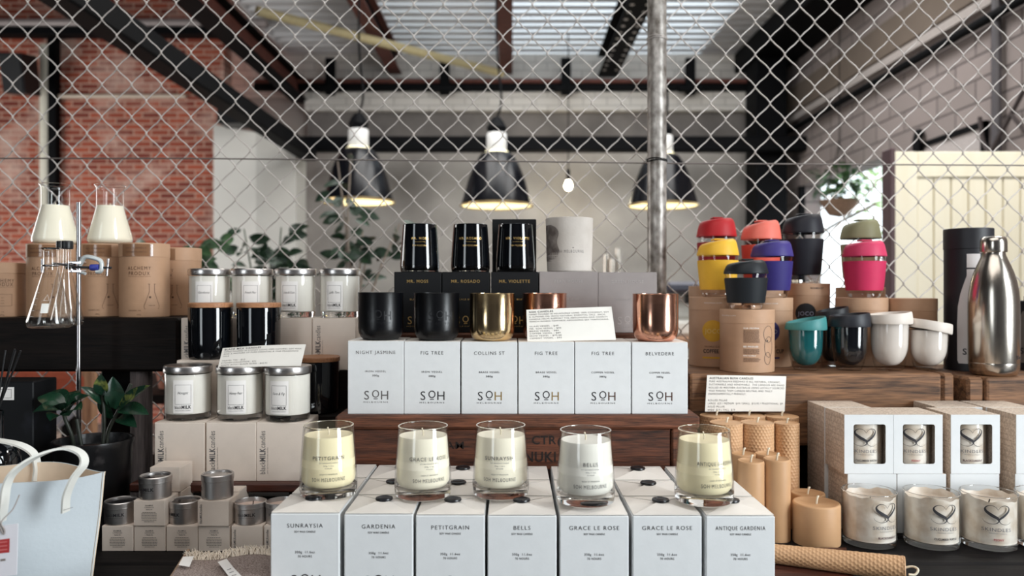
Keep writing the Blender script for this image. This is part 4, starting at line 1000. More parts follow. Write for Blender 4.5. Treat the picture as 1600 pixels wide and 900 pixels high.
def tin(px, Y, z, label, a0=0, open_=False, txt=True, lift=0):
    t = thing('candle_tin', label, 'tin', (X(px, Y), Y, z), group='small candle tins'); r = .0245
    def f(b):
        b.lathe([(0, 0), (r*.95, 0), (r, .0012), (r, .0245+lift), (r*1.03, .0252+lift), (r*1.03, .0262+lift), (r, .0268+lift)], 40, 0)
        if txt:
            fn = cyl(r, a0, .0003)
            b.text('black', .0052, fn, -.0155, .0140, w=.0125, mi=1, align='L'); b.text('MILK', .0052, fn, -.0026, .0140, w=.0170, mi=1, align='L', bold=.03)
            b.bar(fn, -.012, .012, .0113, .0116, 1, 8)
    q = MB(); f(q); q.build('can', [TIN, INK], t)
    def lid(b):
        b.lathe([(r*1.015, .0), (r*1.035, .0005), (r*1.035, .0075), (r*1.0, .0088), (r*.95, .0090), (r*.90, .0080), (r*.89, .0060)], 40, 0)
        b.lathe([(r*.89, .0060), (0, .0064)], 40, 1)
    if open_:
        q = MB(); q.lathe([(r*1.015, .0), (r*1.03, .0005), (r*1.03, .0065), (r*.97, .0072), (r*.95, .006), (r*.94, -.006)], 40, 0); q.build('rim', TIN, t, (0, 0, .0262+lift))
        q = MB(); q.lathe([(r*.945, .0), (r*.5, -.0006), (0, -.0003)], 32); q.build('wax', mat('pinkish_wax', (214, 190, 176), .5, var=.03), t, (0, 0, .0262+lift))
        q = MB(); q.tube([(0.004, 0, 0), (.0045, 0, .007)], .0008, 5); q.build('wick', WICK_DARK, t, (0, 0, .0262+lift))
    else:
        q = MB(); lid(q); q.build('lid', [TIN, mat('tin_window', (38, 36, 38), .15, var=.1) if lift == 0 else SILVER], t, (0, 0, .0262+lift))
tin(189, YT+.024, TZ+.0408, 'small candle tin standing on the leftmost bottom box', .1)
tin(243, YT+.022, TZ+.0818, 'small candle tin raised on the left second layer box', -.25)
tin(290, YT+.026, TZ+.0408, 'small candle tin between the two second layer boxes', -.55, lift=0)
tin(340, YT+.022, TZ+.0818, 'small candle tin with plain side raised on the right second layer box', -1.4, lift=.003)
tin(391.5, YT+.024, TZ+.0408, 'open candle tin with pinkish wax on the fifth bottom box', .05, True)
tin(440, YT+.026, TZ+.0408, 'open candle tin half hidden behind the leftmost sealed box', .0, True)

# ------------------------------------------------------------------ kraft tubes and flasks on the dark shelf
def flask_outline(s):
    """simple conical flask drawing, s = height"""
    w = s*.30; n = s*.10
    return [[(-n, s), (-n, s*.68), (-w, s*.10), (-w*.93, 0), (w*.93, 0), (w, s*.10), (n, s*.68), (n, s)], [(-n*1.5, s), (n*1.5, s)]]
def kraft_left(px, Y, top, label, r=.0474, beaker=False, a0=0, front=None):
    z = SZ + .0002; h = Z(top, Y) - z
    t = thing('kraft_tube', label, 'tube', (X(px, Y), Y, z), group='kraft tubes on the dark shelf')
    b = MB(); hl = .028 if not beaker else .022
    b.lathe([(0, 0), (r*.985, 0), (r, .001), (r, h-hl)], 56, 0)
    fn = cyl(r, a0)
    b.text('ALCHEMY', .0074, fn, -.004, h*.635, w=.044, mi=1, space=1.3); b.text('PRODUX', .0074, fn, -.004, h*.565, w=.040, mi=1, space=1.3)
    b.bar(fn, -.026, .018, h*.545, h*.548, 1, 10)
    if beaker:
        b.frame(fn, -.010, .014, h*.20, h*.42, .0006, 1)
        for k in range(3): b.bar(fn, -.006, 0, h*(.25+.05*k), h*(.255+.05*k), 1)
    else:
        for poly in flask_outline(h*.33): b.stroke(lambda u, v: fn(u+.020, v+h*.115), poly, .0008, 1)
        b.disc(lambda u, v: fn(u, v), .0165, h*.27, .0022, 1, 12, 1)
        b.bar(fn, .014, .026, h*.155, h*.16, 1)
    b.text('GEELONG, VIC', .0024, fn, -.012, h*.085, w=.024, mi=1); b.text('380g', .0024, fn, -.004, h*.03, w=.008, mi=1)
    b.build('body', [KRAFT, INK_BROWN], t)
    q = MB(); q.lathe([(r*1.002, h-hl), (r*1.012, h-hl+.0005), (r*1.012, h-.001), (r*.99, h), (0, h)], 56, 0); q.build('lid', KRAFT_LID, t)
    if not beaker:
        q = MB(); f2 = cyl(r*1.012, a0, .0006)
        q.grid(lambda u, v: f2(-.040+.062*u, h-.027+.024*v), 14, 1, 0); q.text('SOY CANDLE', .0030, cyl(r*1.012, a0, .001), -.010, h-.012, w=.04, mi=1); q.text('WOODEN WICK', .0030, cyl(r*1.012, a0, .001), -.010, h-.020, w=.04, mi=1)
        q.build('seal_label', [mat('clear_tape', (136, 100, 74), .12, var=.04, spec=.6), INK_BROWN], t)
    return h + z
k1 = kraft_left(83, 1.585, 382, 'kraft tube under the left milky flask, behind the clamp stand', a0=.2)
k2 = kraft_left(167, 1.61, 382, 'kraft tube under the right milky flask', a0=.2)
kraft_left(226, 1.575, 381, 'tallest kraft tube standing in front on the dark shelf, nothing on it', a0=.31)
kraft_left(279, 1.668, 388, 'kraft tube behind the tall one, beside the silver lidded candles', r=.0465, a0=-.19)
kraft_left(-4, 1.585, 411, 'short kraft tube with a beaker drawing at the far left', r=.0545, beaker=True, a0=.80)
def wax_flask(px, Y, z, label):
    t = thing('milky_flask', label, 'flask', (X(px, Y), Y, z), group='conical flasks filled with wax')
    s = Y/1200
    prof = [(.0405, .0015), (.0432, .006), (.0436, .012), (.0268, .076), (.0263, .082), (.0263, .113), (.0275, .119), (.0300, .1225)]
    def f(b):
        b.lathe([(0, 0), (.038, 0)] + prof, 48, 0); b.lathe([(.0300, .1225), (.0303, .1232), (.0296, .1236), (.0288, .1228)], 48, 1)
    part('flask', 'wf', t, [GLASS, RIM], f)
    part('wax', 'wfw', t, WAX, lambda b: b.lathe([(0, .001), (.037, .0012), (.0418, .0065), (.0422, .012), (.0257, .0755), (.0252, .0800), (0, .0802)], 48, 0, sharp=70))
    part('wick', 'wfk', t, WICK, lambda b: b.tube([(0, 0, .08), (0, .001, .086)], .0012, 6))
wax_flask(86.5, 1.585, k1+.0003, 'conical flask filled with milky wax, left of the two on the kraft tubes')
wax_flask(172, 1.61, k2+.0003, 'conical flask filled with milky wax, right of the two on the kraft tubes')

# ------------------------------------------------------------------ clamp stand with three small flasks
YR = 1.43; xr_ = X(123, YR)
t = thing('clamp_stand', 'chrome laboratory clamp stand on the left, holding three small flasks', 'stand', (xr_, YR, TZ))
q = MB(); q.tube([(0, 0, .012), (0, 0, Z(316, YR)-TZ)], .0042, 14); q.build('rod', CHROME, t)
q = MB(); q.box(-.045, .045, -.02, .06, 0, .012, 0, .003); q.build('base_plate', mat('grey_enamel', (90, 92, 96), .4), t)
zc_ = Z(416, YR) - TZ
q = MB(); q.box(-.013, .010, -.012, .008, zc_-.012, zc_-.007, 0, .001); q.box(-.013, .010, -.012, .008, zc_+.004, zc_+.009, 0, .001); q.box(-.009, -.0055, -.012, .008, zc_-.012, zc_+.009, 0, .001)
q.tube([(-.016, -.016, zc_), (-.004, -.010, zc_)], .0058, 12); q.build('boss_head', CHROME, t)
CAST = mat('pale_cast_metal', (206, 212, 212), .35, .3, var=.04)
q = MB(); q.tube(cr_spline([(.004, -.004, zc_+.002), (.014, -.006, zc_+.016), (.028, -.006, zc_+.016), (.043, -.006, zc_+.010), (.046, -.006, zc_+.000), (.044, -.006, zc_-.009), (.036, -.006, zc_-.010)], 6), [.0042]*37, 10); q.tube([(.002, -.004, zc_-.010), (.016, -.006, zc_-.014)], .003, 8); q.build('clamp_jaw', CAST, t)
q = MB(); q.tube([(-.004, -.006, zc_-.002), (.064, -.006, zc_-.003)], .0022, 10); q.build('screw', mat('dark_screw', (54, 54, 58), .4, .5), t)
q = MB(); q.lathe([(0, .026), (.0058, .026), (.0062, .028), (.0062, .040), (.0055, .0415), (0, .0415)], 14, 0, xf=lambda p: (p[2], -.006+p[0], zc_-.0025+p[1])); q.build('knob', mat('blue_plastic', (54, 62, 150), .35), t)
q = MB(); q.tube([(.0585, -.006, zc_+.014), (.0555, -.006, zc_-.018)], .0022, 10); q.build('t_handle', CHROME, t)
q = MB(); q.tube([(-.004, -.008, zc_), (-.0, -.06, zc_+.002), (.010, -.098, zc_+.002)], .0022, 8); q.build('arm', mat('dark_arm', (60, 60, 64), .4, .6), t)
q = MB()
cxf, cyf = X(79, 1.32)-xr_, 1.32-YR
q.tube([(cxf+.0122*math.cos(a*PI/12), cyf+.0122*math.sin(a*PI/12), zc_-.002) for a in range(24)], .0015, 6, 0, closed=True); q.tube([(cxf-.0135, cyf, zc_-.014), (cxf-.0135, cyf, zc_+.010)], .0028, 8); q.build('ring_clip', CHROME, t)
def small_flask(px, Y, z, hh, R, label, cap=False, lean=0, mark=False):
    t = thing('small_flask', label, 'flask', (X(px, Y), Y, z), rot=(0, lean, 0), group='three small flasks in the clamp')
    n = .0107 if not cap else .0060
    prof = [(0, 0), (R*.82, 0), (R*.95, .002), (R, .0075), (R*.98, .012), (n*1.15, hh*.70), (n, hh*.76), (n, hh*.96), (n*1.25, hh*.99)]
    b = MB(); b.lathe(prof, 40, 0, sharp=60); b.lathe([(r_*.94, z_+.0016) for r_, z_ in prof[:-1]][::-1], 40, 0, sharp=60)
    b.lathe([(n*1.25, hh*.99), (n*1.5, hh), (n*1.25, hh*1.008), (n*.95, hh)], 32, 1)
    if mark:
        def fn(u, v):
            k = max(0, (v-.012)/(hh*.70-.012)); RR = R*.98+(n*1.15-R*.98)*k+.0004
            return (RR*math.sin(u/RR), -RR*math.cos(u/RR), v)
        b.grid(lambda u, v: fn(.002+.011*u, .026+.016*v), 4, 2, 2); b.stroke(fn, [(.004, .047), (.0085, .057), (.0125, .047), (.004, .047)], .0006, 2)
        for k in range(5): b.bar(fn, -.017+.0012*k, -.011+.0012*k, .02+.010*k, .0206+.010*k, 2)
    b.build('glass', [LAB, RIM, mat('white_enamel_mark', (226, 226, 222), .6)], t)
    if cap:
        q = MB(); q.lathe([(n*1.1, hh*.955), (n*1.62, hh*.955), (n*1.66, hh*.96), (n*1.66, hh*1.04), (n*1.5, hh*1.055), (0, hh*1.055)], 24); q.build('cap', BLACK_PLASTIC, t)
zf = Z(512, 1.32)
small_flask(79, 1.32, zf, Z(388, 1.32)-zf, .0370, 'small clear conical flask with open rim hanging at the left of the clamp', mark=True)
small_flask(105, 1.386, Z(508, 1.386), .144, .0268, 'small capped flask in the clamp, nearest the chrome rod', True)
small_flask(97, 1.446, Z(500, 1.446)+.004, .137, .0250, 'small capped flask in the clamp, behind the open one', True)

# ------------------------------------------------------------------ potted plant, black box, reed diffuser
xp_, yp_ = X(146, 1.335), 1.335
t = thing('potted_plant', 'dark leaved plant in a worn black pot behind the white bag', 'plant', (xp_, yp_, TZ))
hp = E-.262-TZ
POT = mat('worn_black_glaze', (18, 18, 20), .3, rgb2=(74, 70, 70), scale=26, contrast=(.58, .75), bump=.3, bscale=60, spec=.6)
q = MB(); q.lathe([(0, 0), (.050, 0), (.053, .004), (.058, .06), (.062, hp-.012), (.0645, hp-.004), (.0640, hp), (.0595, hp), (.058, hp-.01), (.057, hp-.02)], 48); q.build('pot', POT, t)
q = MB(); q.lathe([(.0575, hp-.018), (.02, hp-.014), (0, hp-.013)], 32); q.build('soil', mat('dark_soil', (34, 28, 24), .95, var=.4, scale=200, bump=.6), t)
def W(px, py, Y):
    Y += .09
    return (X(px, Y)-xp_, Y-yp_, Z(py, Y)-TZ)
q = MB()
for pts in ([W(116, 702, 1.23), W(112, 680, 1.22), W(102, 655, 1.215), W(99, 640, 1.21)], [W(128, 702, 1.25), W(124, 678, 1.25), W(120, 655, 1.25)], [W(166, 702, 1.25), W(170, 672, 1.25), W(186, 640, 1.25), W(205, 600, 1.25)], [W(160, 702, 1.24), W(163, 660, 1.24), W(160, 615, 1.24)]):
    q.tube(cr_spline(pts, 5), .0032, 7)
q.build('stem', mat('dark_stem', (44, 48, 40), .5), t)
q = MB()
for (a, b_, w_, Y0, Y1) in (((100, 640), (50, 645), .030, 1.21, 1.20), ((100, 642), (60, 620), .034, 1.22, 1.24), ((102, 640), (80, 612), .036, 1.23, 1.27), ((106, 638), (112, 612), .040, 1.23, 1.27), ((104, 642), (132, 616), .034, 1.22, 1.22), ((106, 648), (140, 618), .030, 1.21, 1.20), ((100, 650), (78, 658), .034, 1.20, 1.16), ((108, 650), (128, 640), .036, 1.20, 1.17), ((96, 642), (70, 640), .034, 1.2, 1.15)):
    leaf(q, W(*a, Y0), W(*b_, Y1), w_, up=(0, -.5, 1), fold=.35, droop=.12, tipk=1)
for (a, b_, w_, Y0, Y1, up) in (((176, 655), (158, 610), .026, 1.25, 1.24, (-.3, -1, .3)), ((160, 632), (126, 604), .022, 1.24, 1.22, (0, -.6, 1)), ((183, 640), (176, 588), .032, 1.25, 1.24, (.4, -1, .2)), ((186, 640), (233, 648), .030, 1.24, 1.21, (0, -.8, 1)), ((186, 652), (214, 668), .026, 1.25, 1.20, (0, -.8, .8))):
    leaf(q, W(*a, Y0), W(*b_, Y1), w_, up=up, fold=.3, droop=.08)
q.build('foliage', LEAF_GLOSS, t)
q = MB()
leaf(q, W(184, 640, 1.24), W(235, 602, 1.21), .026, up=(-.5, -.9, .6), fold=.3, droop=.05); leaf(q, W(160, 618, 1.235), W(158, 584, 1.225), .024, up=(.2, -1, .1), fold=.3, droop=.05)
q.build('spotted_leaf', LEAF_SPOT, t)
t = thing('gift_box', 'tall black box with a small pale label at the far left under the shelf', 'box', (-.99, 1.33, TZ))
q = MB(); hb = E-.162-TZ
q.box(-.165, X(52, 1.33)+.99, 0, .07, 0, hb, 0, .002); q.build('carton', mat('black_marbled_card', (10, 11, 14), .5, rgb2=(44, 46, 56), scale=14, contrast=(.6, .85), detail=6, spec=.2), t)
q = MB(); u0, u1 = X(-12, 1.33)+.99, X(22, 1.33)+.99
q.box(u0, u1, -.0008, 0, Z(625, 1.33)-TZ, Z(605, 1.33)-TZ, 0); q.frame(flat(-.0008), u0+.004, u1-.004, Z(622, 1.33)-TZ, Z(608, 1.33)-TZ, .0006, 1); q.build('label', [STICKER, INK_SOFT], t)
YD_ = 1.17; xd = X(-8, YD_)
t = thing('reed_diffuser', 'black reed diffuser bottle with black sticks at the left edge', 'diffuser', (xd, YD_, TZ))
zs = Z(715, YD_)-TZ
q = MB(); q.lathe([(0, 0), (.030, 0), (.033, .003), (.0345, zs-.01), (.033, zs+.006), (.026, zs+.018), (.014, zs+.025), (.0115, zs+.03), (.0115, Z(642, YD_)-TZ), (.0100, Z(642, YD_)-TZ), (.0100, zs+.03)], 40); q.build('bottle', BLACK_GLASS, t)
z1 = Z(642, YD_)-TZ
for (px, py, dy) in ((2, 548, .01), (26, 545, -.004), (39, 547, -.01), (14, 549, .015), (-14, 552, 0), (-28, 560, .01)):
    dx = X(px, YD_)-xd; q = MB()
    q.tube([(-dx*.15, -dy*.2, .05), (dx*.12, dy*.2, z1), (dx, dy, Z(py, YD_)-TZ)], .0015, 6); q.build('reed', BLACK_PLASTIC, t)

# ------------------------------------------------------------------ white tote bag with a tag
CANVAS = mat('white_leather', (190, 198, 203), .6, var=.02, scale=20, bump=.12, bscale=160)
STRAP = mat('white_strap', (214, 214, 208), .6, var=.02, scale=20)
LINING = mat('cream_lining', (226, 206, 182), .8, var=.05, scale=30)
R_ = (X(164.5, 1.07), 1.07); L_ = (X(-165, 1.07), 1.07)
cxb = (R_[0]+L_[0])/2
t = thing('tote_bag', 'white tote bag with looped handles at the bottom left', 'bag', (cxb, 1.06, TZ))
hw = (R_[0]-L_[0])/2; hz = E-.2565-TZ
def panel(sign, off=0.0):
    def fn(u, v):
        s = (u-.5)*2; k = .16 + .84*v
        taper = .86+.14*v
        x = s*hw*taper
        bulge = (1-abs(s)**2.2)*(.085*v**.8 + .055*(1-v))
        y = .01 - sign*(bulge if sign > 0 else bulge*.62)
        z = hz*v + (.003*math.sin(5*s) if v > .98 else 0) + (.004*(abs(s)**6))*v
        return (x, y + off*sign + .002*math.sin(7*v+4*s)*v, z)
    return fn
b = MB(); b.grid(panel(1), 40, 16, 0); b.grid(panel(-1), 40, 16, 0)
b.grid(panel(1, .0028), 40, 16, 1); b.grid(panel(-1, .0028), 40, 16, 1)
f1, f2 = panel(1), panel(1, .0028); g1, g2 = panel(-1), panel(-1, .0028)
b.grid(lambda u, v: Vector(f1(u, 1))*(1-v)+Vector(f2(u, 1))*v, 40, 1, 0); b.grid(lambda u, v: Vector(g1(u, 1))*(1-v)+Vector(g2(u, 1))*v, 40, 1, 0)
b.grid(lambda u, v: Vector(f1(u, 0))*(1-v)+Vector(g1(u, 0))*v, 40, 2, 0)
b.build('body', [CANVAS, LINING], t)
def strap(pts, wd, th, wdir=(0, 1, 0)):
    P = cr_spline(pts, 10); q = MB(); n = len(P); vs = []
    for i in range(n):
        tg = (P[min(i+1, n-1)]-P[max(i-1, 0)]).normalized(); wv = Vector(wdir); wv = (wv-tg*wv.dot(tg)).normalized(); nv = tg.cross(wv)
        vs += [P[i]-wv*wd/2-nv*th/2, P[i]+wv*wd/2-nv*th/2, P[i]+wv*wd/2+nv*th/2, P[i]-wv*wd/2+nv*th/2]
    fs = []
    for i in range(n-1):
        for k in range(4):
            k2 = (k+1) % 4; fs.append((i*4+k, i*4+k2, (i+1)*4+k2, (i+1)*4+k))
    fs += [(3, 2, 1, 0), (n*4-4, n*4-3, n*4-2, n*4-1)]
    q.add(vs, fs, 0, False); return q
def V(px, py, Y): return (X(px, Y)-cxb, Y-1.06, Z(py, Y)-TZ)
strap([V(102, 800, .990), V(104, 775, .988), V(115, 748, .99), V(131, 725, 1.0), V(126, 708, 1.005), V(100, 700, 1.0), V(60, 712, .985), V(25, 735, .97), V(11, 757, .965), V(6, 790, .962), V(2, 815, .966)], .012, .0030, (.25, 1, 0)).build('handle', STRAP, t)
strap([V(56, 752, 1.118), V(58, 728, 1.122), V(50, 706, 1.12), V(20, 692, 1.11), V(-30, 688, 1.10), V(-70, 705, 1.10), V(-84, 745, 1.112)], .012, .0030, (.25, 1, 0)).build('handle', STRAP, t)
q = MB()
for k in range(9):
    u = k/9
    q.tube([V(100+1.6*k, 797-.5*k, .9835), V(100+1.6*k+.9, 797-.5*k-.2, .9835)], .0004, 4)
q.build('stitching', mat('grey_thread', (150, 146, 150), .8), t)
YG = .935
t = thing('swing_tag', 'pale paper tag with a red panel hanging on the white bag', 'tag', (X(6, YG), YG, Z(858, YG)))
def Tg(px, py, o=0): return (X(px, YG)-X(6, YG), -o, Z(py, YG)-Z(858, YG))
q = MB(); q.add([Tg(-14, 905), Tg(26, 898), Tg(28, 818), Tg(-12, 824), Tg(-14, 905, -.0008), Tg(26, 898, -.0008), Tg(28, 818, -.0008), Tg(-12, 824, -.0008)], [(0, 1, 2, 3), (7, 6, 5, 4), (0, 4, 5, 1), (1, 5, 6, 2), (2, 6, 7, 3), (3, 7, 4, 0)], 0)
q.add([Tg(-13, 866, .0004), Tg(15, 863, .0004), Tg(15.5, 841, .0004), Tg(-12.5, 845, .0004)], [(0, 1, 2, 3)], 1)
for k in range(3): q.add([Tg(-13, 862-6*k, .0007), Tg(12, 859-6*k, .0007), Tg(12, 857-6*k, .0007), Tg(-13, 860-6*k, .0007)], [(0, 1, 2, 3)], 2)
q.add([Tg(1, 877, .0004), Tg(9, 876, .0004), Tg(9, 872.5, .0004), Tg(1, 873.5, .0004)], [(0, 1, 2, 3)], 3)
q.build('paper', [mat('tag_paper', (228, 226, 232), .6, var=.02), mat('red_print', (176, 48, 50), .6), mat('pale_red_print', (206, 110, 108), .6), INK_FAINT], t)
q = MB(); q.tube(cr_spline([Tg(14, 780, -.02), Tg(10, 800, -.012), Tg(3, 815, .001), Tg(8, 828, .001), Tg(6, 834, .001), Tg(1, 822, .001), Tg(-6, 806, -.005)], 6), .0008, 6); q.build('string', mat('grey_string', (150, 142, 138), .8), t)

# ------------------------------------------------------------------ woven throw with fringe in a shallow box
THROW = mat('grey_brown_weave', (112, 94, 88), .95, rgb2=(184, 168, 160), scale=520, contrast=(.35, .65), detail=2, bump=.9, bscale=520)
t = thing('woven_throw', 'folded grey brown woven throw with cream fringe at the bottom left', 'throw', (X(360, 1.1), 1.1, TZ+.0045))
def thr(u, v):
    x0_, x1_ = X(262, 1.03)+.0, X(430, 1.0)
    yy = .96 + .185*v
    xa_ = X(246+50*v, yy); xb_ = X(437, 1.01)-.0
    return (xa_+(xb_-xa_)*u - X(360, 1.1), yy-1.1, .028 - .006*(1-u)**3 + .003*math.sin(9*u+3*v) - .012*v**6)
b = MB(); b.grid(thr, 30, 24, 0); b.grid(lambda u, v: (thr(0, u)[0]-.004*v, thr(0, u)[1], thr(0, u)[2]*(1-v)+.004*v), 16, 3, 0); b.grid(lambda u, v: (thr(u, 1)[0], thr(u, 1)[1]+.006*v, thr(u, 1)[2]*(1-v)+.004*v), 20, 3, 0)
b.build('cloth', THROW, t)
r = random.Random(4); b = MB()
for i in range(700):
    u = r.random(); p = Vector(thr(u, .93+.07*r.random())); d_ = Vector((r.uniform(-.010, .008), r.uniform(.004, .018), r.uniform(.002, .011)))
    b.tube([p, p+d_*.5+Vector((0, 0, .003)), p+d_+Vector((r.uniform(-.003, .003), 0, -.001))], [.0011, .0009, .0004], 4, caps=False)
for i in range(60):
    p = Vector(thr(r.random()*.08, .9+.1*r.random())); d_ = Vector((r.uniform(-.014, .004), r.uniform(-.004, .014), r.uniform(0, .014)))
    b.tube([p, p+d_*.5+Vector((0, 0, .003)), p+d_], [.0011, .0009, .0004], 4, caps=False)
o = b.build('fringe', mat('cream_wool', (230, 218, 202), .95, var=.08, scale=200), t)
def tg2(q0):
    return [(X(px, .3865*FP/(py-450))-X(360, 1.1), .3865*FP/(py-450)-1.1, E-.3865-TZ-.0045+.001) for px, py in q0]
b = MB(); b.add(tg2([(279, 884), (296, 887), (303, 870), (286, 871)]), [(0, 1, 2, 3)], 0); b.build('care_label', [STICKER], t)
b = MB(); P4 = tg2([(340, 879), (354, 874), (365, 888), (351, 893), (362, 908), (380, 904)])
b.add(P4, [(0, 3, 2, 1), (3, 4, 5, 2)], 0)
for k in range(3):
    a0 = Vector(P4[3])*(1-k*.3)+Vector(P4[4])*(k*.3); a1 = Vector(P4[2])*(1-k*.3)+Vector(P4[5])*(k*.3); up_ = Vector((0, 0, .0004))
    c0 = a0*.75+a1*.25+up_; c1 = a0*.3+a1*.7+up_; dn_ = (Vector(P4[4])-Vector(P4[3]))*.05
    b.add([c0, c1, c1+dn_, c0+dn_], [(0, 1, 2, 3)], 1)
b.build('care_label', [STICKER, INK_SOFT], t)
t = thing('kraft_tray', 'shallow kraft tray edge under the woven throw', 'tray', (0, 0, TZ))
q = MB(); q.box(X(300, 1.17)-.0, X(425, 1.02), .93, 1.165, 0, .004, 0)
p0 = (X(297, 1.172), 1.172); p1 = (X(240, .95), .95)
q.add([(p0[0], p0[1], 0), (p1[0], p1[1], 0), (p1[0], p1[1], .026), (p0[0], p0[1], .022), (p0[0]-.004, p0[1], 0), (p1[0]-.004, p1[1], 0), (p1[0]-.004, p1[1], .026), (p0[0]-.004, p0[1], .022)], [(0, 1, 2, 3), (7, 6, 5, 4), (3, 2, 6, 7), (0, 3, 7, 4), (1, 5, 6, 2), (0, 4, 5, 1)], 0)
q.build('tray', mat('tray_board', (164, 138, 116), .7, var=.05), t)
# ------------------------------------------------------------------ kraft cup tubes and cups on the timber
def cup_tube(px, Y, top, label, r=.0525, circle=None, ctext='JOCO', a0=0, kind='plain', z=RZ):
    z = z + .0003; h = Z(top, Y) - z
    t = thing('kraft_tube', label, 'tube', (X(px, Y), Y, z), group='kraft cup tubes on the timber')
    hl = .027; b = MB(); b.lathe([(0, 0), (r*.985, 0), (r, .001), (r, h-hl)], 56, 0); fn = cyl(r, a0)
    mats = [KRAFT, INK_BROWN, INK_WHITE, INK]
    if kind == 'info':
        b.text('OUR CRITERIA', .0024, fn, .0, h*.700, w=.030, mi=2, align='L', bold=.03) ; rr = random.Random(6)
        def para(v0, n):
            for k in range(n):
                v = v0-k*.0021; x_ = 0
                e_ = .033-rr.uniform(0, .004)
                while x_ < e_:
                    d_ = rr.uniform(.0012, .004); b.bar(fn, x_, min(x_+d_, e_), v-.0006, v+.0005, 1, 2); x_ += d_+.0006
        para(h*.675, 12); b.text('BE PROUD', .0030, fn, 0, h*.405, w=.028, mi=2, align='L', bold=.03); para(h*.375, 5)
        b.text('HOW TO ENJOY', .0022, fn, 0, h*.265, w=.024, mi=2, align='L', bold=.03); para(h*.235, 4)
        for (cu_, cv_, ra, rb) in ((.052, .075, .012, .016), (.053, .05, .011, .02), (.050, .028, .008, .012)):
            b.stroke(fn, [(cu_+ra*math.cos(k*PI/14), cv_+rb*math.sin(k*PI/14)) for k in range(29)], .0007, 3)
        b.disc(fn, .049, .062, .0018, 3, 10, 1)
    if circle:
        b.disc(fn, 0, h*.52 if kind == 'logo' else h*.62, .0225, 4, 32, 4); mats.append(circle)
        b.text(ctext, .0095, cyl(r, a0, .0008), 0, (h*.52 if kind == 'logo' else h*.62)-.005, w=.034, mi=5); mats.append(mat('pale_'+circle.name, (214, 190, 120) if 'yellow' in circle.name else (150, 150, 170), .6))
        if kind == 'logo':
            b.text('REUSABLE GLASS', .0034, fn, 0, h*.285, w=.034, mi=1, bold=.01); b.text('COFFEE CUP', .0082, fn, .006, h*.205, w=.052, mi=3, bold=.03)
            b.bar(fn, -.022, .022, h*.125, h*.15, 4, 8)
    b.build('body', mats, t)
    q = MB(); q.lathe([(r*1.002, h-hl), (r*1.010, h-hl+.0005), (r*1.010, h-.001), (r*.99, h), (0, h)], 56, 0); f2 = cyl(r*1.01, a0, .0006)
    if kind in ('logo', 'info'): q.text('REUSABLE CUPS', .0028, f2, -.033 if kind == 'info' else 0, h-.013, w=.036, mi=1, space=1.2)
    if kind == 'dark': q.text('REUSABLE CUP', .0034, f2, .025, h-.012, w=.030, mi=2, bold=.02)
    q.build('lid', [KRAFT_LID, INK_WHITE, INK], t)
    return z+h
YEL = mat('yellow_print', (206, 158, 44), .6); IND = mat('indigo_print', (52, 46, 104), .6); BLK = mat('black_print', (24, 24, 28), .6)
zB = cup_tube(1167, 1.537, 483, 'kraft tube in front with printed paragraphs, under the small black cup', kind='info', a0=-.42)
zA = cup_tube(1117, 1.643, 464, 'kraft tube with a yellow disc at the left end of the timber', r=.0540, circle=YEL, kind='logo', a0=-.33)
zC = cup_tube(1198, 1.643, 465, 'kraft tube with an indigo disc half hidden by the front tube', circle=IND, kind='logo', a0=-.24)
zA2 = cup_tube(1113, 1.755, 447, 'kraft tube at the back under the red cup')
zM = cup_tube(1186, 1.757, 449, 'kraft tube at the back under the coral cup')
zD = cup_tube(1259, 1.755, 443, 'tall kraft tube with a black disc under the tall black cup', r=.0515, circle=BLK, kind='dark', a0=-.365)
zE = cup_tube(1346, 1.668, 465, 'kraft tube under the pink cup')
zE2 = cup_tube(1344, 1.777, 449, 'kraft tube at the back under the olive cup')
zF = cup_tube(1422, 1.668, 466, 'kraft tube with nothing on it behind the white cups')
